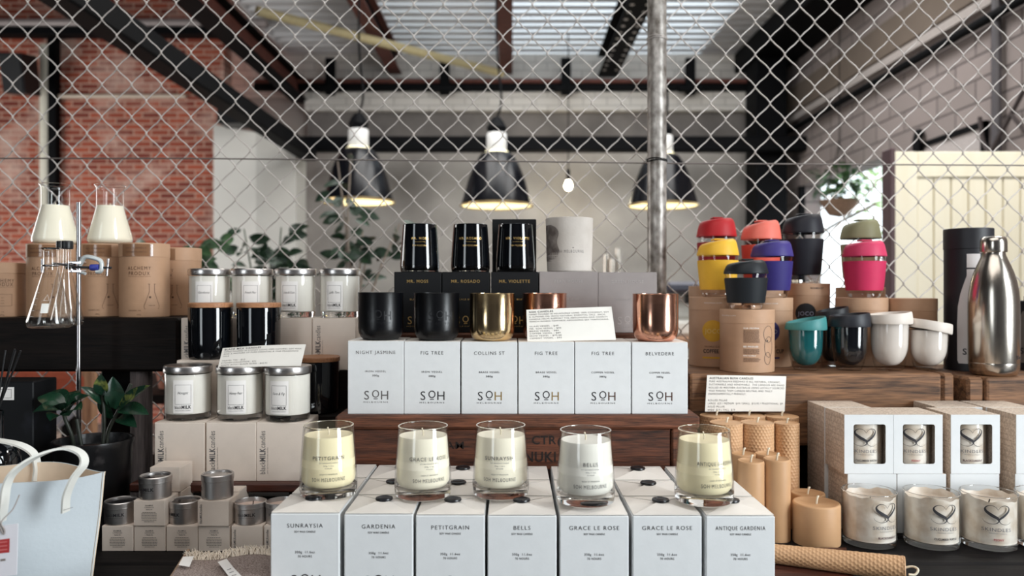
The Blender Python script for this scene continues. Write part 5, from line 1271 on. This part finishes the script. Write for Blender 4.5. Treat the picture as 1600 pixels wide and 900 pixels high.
def keep_cup(px, Y, z, h, col, colname, label, rl=.0435, tilt=1, lidcol=None):
    """glass travel cup: clear tumbler, silicone band and domed slanted lid"""
    z += .0004
    t = thing('travel_cup', label, 'cup', (X(px, Y), Y, z), group='travel cups on the kraft tubes')
    lm = mat('silicone_lid_'+colname, lidcol or col, .5, var=.03, spec=.35); bm_ = mat('silicone_band_'+colname, col, .62, var=.03, scale=60, spec=.3)
    hb = h*.735                      # tumbler height
    rb = rl*.74; rt = rl*.95
    rad = lambda zz: rb + (rt-rb)*(min(1, zz/hb))**.75
    q = MB(); q.lathe([(0, .0), (rb*.95, 0), (rb, .003)] + [(rad(hb*k/10), hb*k/10) for k in range(1, 11)], 44, 0); q.build('tumbler', GLASS_JAR, t)
    q = MB(); q.lathe([(0, .0006), (rb*.93, .0006), (rb*.97, .004), (rb*.96, .008), (0, .007)], 40, 0); q.build('glass_base', BASE, t)
    z0, z1 = h*.125, h*.650
    ds = [(rad(z0)*1.0, z0), (rad(z0)+.0022, z0+.0004)] + [(rad(z0+(z1-z0)*k/8)+.0024, z0+(z1-z0)*k/8) for k in range(1, 8)] + [(rad(z1)+.0022, z1-.0004), (rad(z1), z1)]
    q = MB(); q.lathe(ds, 48, 0); q.build('band', bm_, t)
    def sh(p):
        x, y, zz = p; k = max(0, (zz-.008)/(h*.265-.008))
        return (x, y, zz + tilt*k*.0048*x/rl - k*k*.0016*(x/rl)**2)
    H = h*.265
    q = MB(); q.lathe([(rl*.93, .0), (rl*1.0, 0), (rl*1.012, .0015), (rl*.995, .006), (rl*.95, H*.45), (rl*.90, H*.72), (rl*.83, H*.90), (rl*.72, H*.99), (rl*.40, H*1.02), (0, H*1.02)], 48, 0, xf=sh, sharp=50); ld = q.build('lid', lm, t, (0, 0, h-H))
    q = MB(); q.box(-.012, .012, -rl*.30, rl*.30, 0, .0035, 0, .0015); q.build('lid_plug', lm, ld, (0, 0, H+.001))
    return t
keep_cup(1121.5, 1.643, zA, .1195, (236, 182, 56), 'yellow', 'yellow travel cup on the kraft tube with the yellow disc', tilt=1.6)
keep_cup(1119.5, 1.757, zA2, .152, (150, 22, 36), 'red', 'red travel cup behind the yellow one', rl=.0445, lidcol=(178, 34, 40))
keep_cup(1189, 1.759, zM, .148, (232, 96, 82), 'coral', 'coral travel cup at the back behind the indigo one', rl=.0445, tilt=2, lidcol=(236, 120, 104))
keep_cup(1206, 1.645, zC, .1185, (50, 42, 112), 'indigo', 'indigo travel cup beside the small black one', lidcol=(62, 52, 124))
keep_cup(1254.5, 1.757, zD, .1545, (30, 30, 38), 'black', 'tall black travel cup at the back, tallest of the cups', rl=.0455, tilt=1.4)
keep_cup(1165.5, 1.537, zB, .0955, (22, 27, 32), 'charcoal', 'small black travel cup on the printed front tube', rl=.0428)
keep_cup(1350.5, 1.668, zE, .1205, (204, 50, 92), 'pink', 'pink travel cup in front of the olive one', rl=.0445, tilt=1, lidcol=(208, 62, 100))
keep_cup(1344.5, 1.777, zE2, .152, (150, 132, 100), 'olive', 'olive travel cup behind the pink one', rl=.0440, tilt=1.6, lidcol=(140, 136, 104))
def dw_cup(px, Y, h, col, name, label, rl=.0395, lidcol=None, ltilt=1, lrot=0, H=.022):
    """double walled glass cup, coloured inside, soft lid"""
    z = RZ + .0005
    t = thing('glass_cup', label, 'cup', (X(px, Y), Y, z), group='double walled cups on the timber edge')
    hb = h-H*.9; r = rl*.86
    prof = [(0, 0), (r*.62, 0), (r*.70, .002), (r*.82, hb*.16), (r*.94, hb*.42), (r, hb*.75), (r, hb)]
    q = MB(); q.lathe(prof, 44, 0, sharp=60); q.build('outer_glass', GLASS_JAR, t)
    inner = [(0, .0085)] + [(r*.93*math.sin(a)**.75 if a < PI/2 else r*.93, .0085 + hb*.50*(1-math.cos(a))) for a in [PI/2*k/10 for k in range(1, 11)]] + [(r*.965, hb)]
    q = MB(); q.lathe(inner, 44, 0, sharp=60); q.build('inner_cup', mat('inner_'+name, col, .12, var=.03, coat=.5), t)
    def sh(p):
        k = max(0, p[2]/H); return (p[0], p[1], p[2] + ltilt*k*.0062*p[0]/rl)
    q = MB(); q.lathe([(rl*.92, 0), (rl*1.0, 0), (rl*1.02, .002), (rl*1.0, H*.5), (rl*.97, H*.85), (rl*.94, H*.95), (rl*.88, H*.95), (rl*.82, H*.70), (0, H*.68)], 44, 0, xf=sh, sharp=50)
    q.build('lid', mat('soft_lid_'+name, lidcol or col, .5, var=.03), t, (0, 0, hb-.0015), rot=(0, lrot, 0))
    return t
dw_cup(1259, 1.545, .1015, (26, 92, 96), 'teal', 'teal double walled cup, leftmost on the timber edge', lidcol=(62, 134, 134), ltilt=1.3, H=.021)
dw_cup(1327, 1.545, .1120, (14, 17, 23), 'black', 'black double walled cup between the teal and white ones', lidcol=(28, 30, 38), ltilt=.7, H=.026)
dw_cup(1300, 1.628, .1200, (14, 17, 23), 'dark', 'dark cup behind, between the teal and black cups', rl=.0335, lidcol=(24, 26, 32), ltilt=1.2, H=.024)
dw_cup(1389.5, 1.545, .1145, (228, 220, 212), 'white', 'taller white double walled cup beside the black one', rl=.0425, lidcol=(222, 212, 202), ltilt=.7, H=.022)
dw_cup(1451, 1.545, .0985, (226, 218, 210), 'cream', 'small white double walled cup with its lid askew', rl=.0415, lidcol=(220, 210, 200), ltilt=.2, lrot=.20, H=.020)
# bottles
Yb = 1.632; rb = .0462
def bottle_tube(px, top, label, dark_bottle, z, a0, h_print, bm):
    h = Z(top, Yb)-z
    t = thing('bottle_tube', label, 'box', (X(px, Yb), Yb, z), group='black bottle tubes')
    b = MB(); b.lathe([(0, 0), (rb, 0), (rb, h*.855)], 56, 0); fn = cyl(rb, a0, .0004)
    s = h_print
    half = [(.0275, 0), (.030, .006), (.0305, .35*s), (.029, .52*s), (.024, .64*s), (.0155, .76*s), (.0125, .80*s), (.0125, .86*s)]
    for i in range(len(half)-1):
        (w0, v0), (w1, v1) = half[i], half[i+1]
        b.grid(lambda u, v: fn((2*u-1)*(w0+(w1-w0)*v), .016+v0+(v1-v0)*v), 14, 3, 1)
    b.grid(lambda u, v: fn((2*u-1)*.0125, .016+s*(.875+.125*v)), 8, 1, 1)
    b.text("S'well", .013, cyl(rb, a0, .0009), .002, .035, w=.044, mi=2, bold=.02)
    b.build('body', [mat('matte_black_tube', (28, 28, 34), .5, var=.08), bm, INK], t)
    q = MB(); q.lathe([(rb*1.002, h*.855), (rb*1.022, h*.857), (rb*1.022, h-.001), (rb, h), (0, h)], 56, 0); q.build('lid', mat('matte_black_tube', (28, 28, 34), .5), t)
bottle_tube(1513, 358, 'tall black packaging tube with a white bottle printed on it', False, RZ+.0003 if X(1513, Yb) < X(1492, 1.482) else RZ2+.0003, -.33, .228, mat('white_bottle_print', (214, 208, 206), .6, var=.02))
bottle_tube(1622, 470, 'shorter black packaging tube at the right edge behind the steel bottle', True, RZ2+.0003, -.90, .14, mat('grey_bottle_print', (150, 142, 136), .4, .4, var=.1, scale=8, stretch=(60, 60, 1)))
Ys = 1.532; t = thing('steel_bottle', 'brushed steel water bottle with screw cap at the right end of the timber', 'bottle', (X(1552.5, Ys), Ys, RZ2+.0003))
R = .0452; H = Z(370, Ys)-RZ2
def bx(p):
    x, y, z = p; k = max(0, 1-z/.035); a = math.atan2(y, x); f = 1 - .05*k*(1+math.cos(5*a+.6))*.6
    return (x*f, y*f, z)
prof = [(0, .003), (R*.70, .003), (R*.80, 0), (R*.93, .004), (R*.985, .013), (R, .024), (R, .025), (R*.996, .0256), (R*.996, .0262), (R, .0268), (R, .135), (R*.99, .150), (R*.95, .170), (R*.88, .188), (R*.78, .205), (R*.66, .220), (R*.55, .232), (R*.47, .241), (R*.45, .246), (R*.45, .252)]
sc = (H-.033)/.2455
q = MB(); q.lathe([(r_, z_*sc) for r_, z_ in prof], 64, 0, xf=bx, sharp=60); q.text("S'well", .0075, cyl(R, .75, .0004), 0, .034, w=.026, mi=1, bold=.02); q.build('body', [STEEL, INK], t)
zc0 = .2465*sc
q = MB(); q.lathe([(R*.44, zc0), (R*.515, zc0+.0008), (R*.525, zc0+.002), (R*.525, zc0+.020), (R*.50, zc0+.0275), (R*.42, zc0+.0315), (R*.2, zc0+.033), (0, zc0+.033)], 48, 0, sharp=60); q.build('cap', STEEL, t)

# ------------------------------------------------------------------ card and beeswax candles
price_card([(X(1105, 1.474), 1.474, Z(586, 1.474)), (X(1228.5, 1.474), 1.474, Z(588, 1.474)), (X(1226, 1.455), 1.455, Z(643, 1.455)), (X(1101.5, 1.455), 1.455, Z(643, 1.455))],
    'white price card leaning on the timber above the honeycomb candles',
    [('AUSTRALIAN BUSH CANDLES', .55), ('PURE AUSTRALIAN BEESWAX IS ALL NATURAL, ORGANIC,', .90), ('SUSTAINABLE AND RENEWABLE.  THE CANDLES ARE HAND', .95), ('ROLLED IN WESTERN AUSTRALIA USING LOCALLY SOURCED', .95), ('WAX MAKING THEM CARBON NEUTRAL AND TRULY', .80), ('ENVIRONMENTALLY FRIENDLY.', .47), ('', 0), ('ROLLED PILLAR', .24), ('LARGE  $25 / MEDIUM  $19 / SMALL  $12.95 / TRADITIONAL  $9', .94), ('SOLID PILLAR', .21), ('WIDE  $19 / TALL  $19', .34)], .0043, .0037)
HONEY = {}
def honey_mat(r):
    m, nt, P, N, L = nodes('honeycomb_beeswax')
    P.inputs['Base Color'].default_value = lin((226, 184, 132)) + (1,); P.inputs['Roughness'].default_value = .5
    return m
HONEYM = mat('rolled_beeswax', (202, 160, 120), .5, var=.05, scale=20, spec=.35)
def honey_side(b, r, h, cell=.0062, axis=None, r2=None):
    """cylinder side really dimpled with hexagonal cells"""
    n = max(10, round(2*PI*r/cell)); nu = n*6; rows = max(3, round(h/(cell*.866))); nv = rows*5
    def fn(u, v):
        a = 2*PI*u; zz = v*h
        best = 9
        q_ = v*rows; x_ = u*n
        for rr in (math.floor(q_), math.floor(q_)+1):
            off = .5 if rr % 2 else 0
            dx = (x_-off) - round(x_-off); dy = (q_-rr)*.866
            best = min(best, dx*dx+dy*dy)
        d = math.sqrt(best); k = max(0, 1-(d/.52)**2)
        R = (r if r2 is None else r+(r2-r)*v) - .0013*k**.8
        return (R*math.cos(a), R*math.sin(a), zz)
    b.grid(fn, nu, nv, 0, True)
def pillar(px, Y, top, r, label, honey, wickh=.009, wtilt=.002):
    h = Z(top, Y) - TZ
    t = thing('beeswax_candle' if not honey else 'rolled_beeswax_candle', label, 'candle', (X(px, Y), Y, TZ), group='rolled honeycomb candles' if honey else 'smooth beeswax candles')
    b = MB()
    if honey:
        honey_side(b, r, h)
        b.lathe([(r, h), (r*.97, h+.0006), (r*.9, h-.0005), (r*.8, h+.0003), (r*.68, h-.0006), (r*.5, h+.0003), (0, h)], 40, 0)
    else: b.lathe([(0, 0), (r*.99, 0), (r, .001), (r, h-.003), (r*.97, h-.0005), (r*.90, h), (r*.82, h-.0018), (r*.4, h-.003), (0, h-.0032)], 48, 0, sharp=60)
    b.build('wax', HONEYM if honey else BEESWAX, t)
    b = MB(); b.tube([(0, 0, h-.004), (.0008, 0, h+.003), (wtilt, -.001, h+wickh), (wtilt*1.6, 0, h+wickh*.9)], .0018, 7); b.build('wick', WICK, t)
pillar(1119, 1.447, 649, .0300, 'honeycomb beeswax candle in the back row, left', True)
pillar(1170, 1.447, 649, .0300, 'honeycomb beeswax candle in the back row, middle', True)
pillar(1221, 1.447, 650, .0310, 'honeycomb beeswax candle in the back row, right', True)
pillar(1135, 1.386, 660, .0295, 'honeycomb beeswax candle in the front row, left, half behind the yellow wax glass', True)
pillar(1183, 1.386, 660, .0295, 'honeycomb beeswax candle in the front row, middle', True)
pillar(1229, 1.384, 661, .0222, 'thin honeycomb beeswax candle in the front row, right', True)
pillar(1161, 1.332, 708, .0215, 'smooth beeswax pillar at the back left of the four tall smooth ones', False)
pillar(1199, 1.331, 708, .0213, 'smooth beeswax pillar at the back right of the four tall smooth ones', False)
pillar(1173, 1.286, 719, .0222, 'smooth beeswax pillar at the front left of the four tall smooth ones', False)
pillar(1213.5, 1.286, 716, .0222, 'smooth beeswax pillar at the front right of the four tall smooth ones', False)
pillar(1262, 1.338, 769, .0290, 'short smooth beeswax pillar behind the widest one', False)
pillar(1275.5, 1.272, 784, .0378, 'widest short smooth beeswax pillar near the glasses', False, .010)
# rolled candle lying on a thin red-brown tray
t = thing('wooden_tray', 'thin red brown wooden tray under the lying beeswax candle', 'tray', (X(1300, 1.13), 1.13, TZ))
q = MB(); pl = [(X(1205, 1.02), 1.02), (X(1345, 1.02), 1.02), (X(1322, 1.225), 1.225), (X(1209, 1.225), 1.225)]
q.prism([(a-X(1300, 1.13), c-1.13) for a, c in pl], 0, .006, 0, 'Z'); q.build('tray', RED_BOARD, t)
A = Vector((X(1185, 1.165), 1.165, TZ+.006+.0138)); B = Vector((X(1413, 1.085), 1.085, TZ+.006+.0175))
t = thing('rolled_beeswax_candle', 'long honeycomb beeswax candle lying on its side at the bottom right', 'candle', A)
t.rotation_euler = (B-A).to_track_quat('Z', 'Y').to_euler(); Ln = (B-A).length
b = MB(); honey_side(b, .0138, Ln, .0058, r2=.0175); b.lathe([(.0175, Ln), (.0165, Ln+.0012), (.013, Ln-.0005), (.010, Ln+.0006), (.006, Ln-.0008), (0, Ln)], 32, 0); b.lathe([(0, 0), (.0138, 0)], 32, 0); b.build('wax', HONEYM, t)
b = MB(); b.tube(cr_spline([(0, 0, Ln-.003), (.001, .004, Ln+.010), (-.003, .002, Ln+.017), (-.008, -.004, Ln+.013), (-.011, -.004, Ln+.005)], 6), .0016, 7); b.build('wick', WICK, t)

# ------------------------------------------------------------------ windowed boxes and massage candle glasses at the right
def heart_s(b, fn, u, v, s, mi):
    """flourish: an S and its mirror meeting as a heart; s = width, (u, v) = middle of the heart"""
    def go(pts, ws):
        P = cr_spline([(p[0], p[1], 0) for p in pts], 9); n = len(P)
        wd = []
        for i in range(n):
            f = i/(n-1)*(len(ws)-1); k = min(int(f), len(ws)-2); wd.append((ws[k]+(ws[k+1]-ws[k])*(f-k))*s)
        b.stroke(fn, [(u+p.x*s, v+p.y*s) for p in P], wd, mi)
    go([(.04, .19), (-.06, .31), (-.24, .36), (-.40, .26), (-.38, .12), (-.18, -.03), (.02, -.14), (.07, -.25), (-.06, -.36), (-.26, -.37), (-.44, -.29), (-.50, -.20)], [.012, .016, .022, .045, .10, .125, .105, .05, .022, .014, .010, .008])
    go([(.04, .19), (.14, .32), (.30, .37), (.44, .29), (.43, .15), (.28, -.02), (.12, -.15), (.03, -.23)], [.012, .016, .022, .04, .075, .085, .075, .05])
    go([(.06, -.22), (.14, -.33), (.28, -.38), (.42, -.36), (.52, -.28)], [.04, .022, .014, .010, .008])
SK_WAX = mat('streaky_wax', (206, 188, 168), .5, rgb2=(236, 228, 218), scale=38, contrast=(.35, .62), detail=5)
SK_FILM = mat('wax_smears', (232, 226, 220), .5, var=.04, scale=30)
RED_INK = mat('red_ink', (160, 60, 70), .6); BERRY_INK = mat('berry_ink', (70, 34, 44), .6)
def skin_print(b, fn, name, ink, u=0, v=0, k=1.0):
    heart_s(b, fn, u, v+.0600, .040*k, 1)
    b.text('SKINDLES', .0056*k, fn, u, v+.0335*k, w=.0430*k, mi=2); b.text('MASSAGE CANDLE', .0018*k, fn, u+.002, v+.0295*k, w=.026*k, mi=2)
    b.text(name, .0034*k, fn, u+.003*k, v+.0185*k, w=(.0035*len(name)**.9)*k, mi=3, bold=.03)
def massage_glass(x, y, z, name, ink, label, a0, group, r=.0425, h=.0870, used=True, spat=False, seed=0):
    t = thing('massage_candle', label, 'candle', (x, y, z), group=group)
    b = MB(); b.lathe([(r*.965, .004), (r*.99, .010), (r*.985, h*.5), (r, h-.0008)], 48, 0); b.lathe([(r*.955, h-.001), (r*.945, h*.5), (r*.95, .014)], 48, 0)
    b.lathe([(r, h-.001), (r*.992, h), (r*.968, h), (r*.955, h-.001)], 48, 4)
    skin_print(b, cyl(r*.992, a0, .0005), name, ink)
    b.build('glass', [GLASS, INK, LINE_INK, ink, RIM], t)
    part('base', ('sgb', r), t, BASE, lambda b: b.lathe([(0, .0004), (r*.90, 0), (r*.945, .0012), (r*.965, .004), (r*.985, .0105), (0, .0105)], 48, 0))
    rr = random.Random(seed)
    ph = [rr.uniform(0, 6) for _ in range(6)]
    hw_ = h*.83 if used else h*.86
    def wall(u, v):
        a = 2*PI*u; top = h*.93 + .002*math.sin(2*a+ph[0]) + .0016*math.sin(5*a+ph[1]) + .001*math.sin(11*a+ph[2])
        rad_ = r*.935
        return (rad_*math.cos(a), rad_*math.sin(a), .0108 + (top-.0108)*v)
    b = MB(); b.grid(wall, 60, 6, 0); b.lathe([(r*.935, hw_), (r*.7, hw_-.003), (r*.35, hw_-.005), (0, hw_-.005)], 40, 0); b.lathe([(0, .0108), (r*.93, .0108)], 40, 0)
    b.build('wax', SK_WAX, t)
    q = MB(); q.tube([(0, 0, hw_-.006), (.002, 0, hw_+.002)], .0011, 6); q.build('wick', WICK_DARK, t)
    if spat:
        q = MB(); q.box(-.0045, .0045, -.0007, .0007, 0, .095, 0, .0006); o = q.build('spatula', mat('birch_stick', (214, 172, 116), .7, var=.06), t, (.016, .004, hw_-.045), rot=(0, .33, 0))
    return t
GS = [(1358, 1.268, 'BLACKCURRANT', BERRY_INK, 'massage candle glass with dark berry lettering, leftmost of the row', .20, False), (1455, 1.262, 'CUCUMBER WATER', INK, 'massage candle glass with black lettering, second of the row', -.03, False),
      (1544.5, 1.258, 'PEONY', RED_INK, 'massage candle glass with red lettering, third of the row', -.28, False), (1632, 1.256, 'PEONY', RED_INK, 'massage candle glass with a wooden stick at the right edge', -.05, True)]
for i, (px, Y, nm, ink, lb, a0, sp_) in enumerate(GS):
    massage_glass(X(px, Y), Y, TZ+.0002, nm, ink, lb, a0, 'massage candle glasses on the table', spat=sp_, seed=i+1)
STIPPLE = mat('printed_kraft_pattern', (192, 174, 158), .7, rgb2=(220, 204, 188), scale=300, contrast=(.42, .60), detail=4)
def window_box(x, y, z, label, window=True, wd=.0838, dp=.0805, h=.1012, a0=0):
    t = thing('window_box' if window else 'candle_box', label, 'box', (x, y+dp/2, z), group='printed candle boxes on the right')
    tk = .0012
    def shell(b):
        b.box(-wd/2, -wd/2+tk, -dp/2+tk, dp/2, 0, h, 1); b.box(wd/2-tk, wd/2, -dp/2+tk, dp/2, 0, h, 1)
        b.box(-wd/2+tk, wd/2-tk, dp/2-tk, dp/2, 0, h, 1); b.box(-wd/2+tk, wd/2-tk, -dp/2+tk, dp/2-tk, 0, tk, 1); b.box(-wd/2+tk, wd/2-tk, -dp/2+tk, dp/2-tk, h-tk, h, 1)
        rr = random.Random(3)
        for k in range(9):                                  # rows of small print along the side
            v = h*.9-k*h*.095; g = lambda u, v_: (-wd/2-.0003, u, v_); u_ = -dp/2+.006
            while u_ < dp/2-.006:
                d_ = rr.uniform(.002, .008); b.bar(g, u_, min(u_+d_, dp/2-.006), v, v+.0022, 2); u_ += d_+.002
    part('carton', ('wbs', wd, dp, h), t, [WHITE_CARD, STIPPLE, mat('stipple_print', (188, 170, 152), .7, var=.15, scale=400)], shell)
    def front(b):
        y0 = -dp/2
        if not window: b.box(-wd/2, wd/2, y0, y0+tk, 0, h, 0, .0004); return
        u0, u1, v0, v1 = -wd*.315, wd*.345, h*.165, h*.835; n = 6; cr = .004
        inner = []
        for (cx_, cz_, a_) in ((u1-cr, v1-cr, 0), (u0+cr, v1-cr, PI/2), (u0+cr, v0+cr, PI), (u1-cr, v0+cr, 1.5*PI)):
            for k in range(n+1): inner.append((cx_+cr*math.cos(a_+PI/2*k/n), cz_+cr*math.sin(a_+PI/2*k/n)))
        outer = []
        for k, (a, c) in enumerate(inner):
            q_ = k//(n+1); outer.append([(wd/2, h), (-wd/2, h), (-wd/2, 0), (wd/2, 0)][q_])
        m = len(inner)
        for yy in (y0, y0+tk):
            vs = [(a, yy, c) for a, c in inner] + [(a, yy, c) for a, c in outer]
            b.add(vs, [(k, (k+1) % m, m+(k+1) % m, m+k) for k in range(m)], 0)
        vs = [(a, y0, c) for a, c in inner] + [(a, y0+tk, c) for a, c in inner]
        b.add(vs, [(k, (k+1) % m, m+(k+1) % m, m+k) for k in range(m)], 0)
        ed = [(-wd/2, 0), (wd/2, 0), (wd/2, h), (-wd/2, h)]
        b.add([(a, y0, c) for a, c in ed] + [(a, y0+tk, c) for a, c in ed], [(k, (k+1) % 4, 4+(k+1) % 4, 4+k) for k in range(4)], 0)
    part('front_panel', ('wbf', window, wd, dp, h), t, WHITE_CARD, front)
    return t
YS = 1.316; h_ = .1014
cols_up = [(1319.5, 'left'), (1396.5, 'second'), (1486, 'third'), (1588, 'right edge')]
nmz = [('CUCUMBER WATER', INK), ('PEONY', RED_INK), ('BLACKCURRANT', BERRY_INK), ('PEONY', RED_INK)]
for i, (px, o_) in enumerate(cols_up):
    x = X(px, YS)+.0419; L4 = ['leftmost', 'second from left', 'third from left', 'at the right edge'][i]
    window_box(x, YS, TZ+h_+.0003, 'white fronted box with a window in the upper row, ' + L4)
    nm, ink = nmz[i]
    tt = massage_glass(x, YS+.0402, TZ+h_+.0020, nm, ink, 'massage candle glass inside the windowed box, ' + L4, -.14, 'massage candle glasses in the boxes', r=.0385, h=.0900, used=False, seed=20+i)
    window_box(x + [.0055, .0060, -.0010, -.002][i], YS, TZ, 'white fronted plain box behind the massage glasses, ' + L4, window=False)
backs = [1322.5, 1404, 1487, 1570]
for i, px in enumerate((1322, 1404, 1508, 1590)):
    x = X(px-3, YS)+.0419 ; L4 = ['leftmost', 'second from left', 'third from left', 'rightmost'][i]
    window_box(x, YS+.0825, TZ, 'patterned box at the bottom of the back row on the right, ' + L4, window=False)
    if i != 1:
        window_box(x, YS+.0825, TZ+h_+.0003, 'patterned box on top of the back row on the right, ' + L4, window=False)
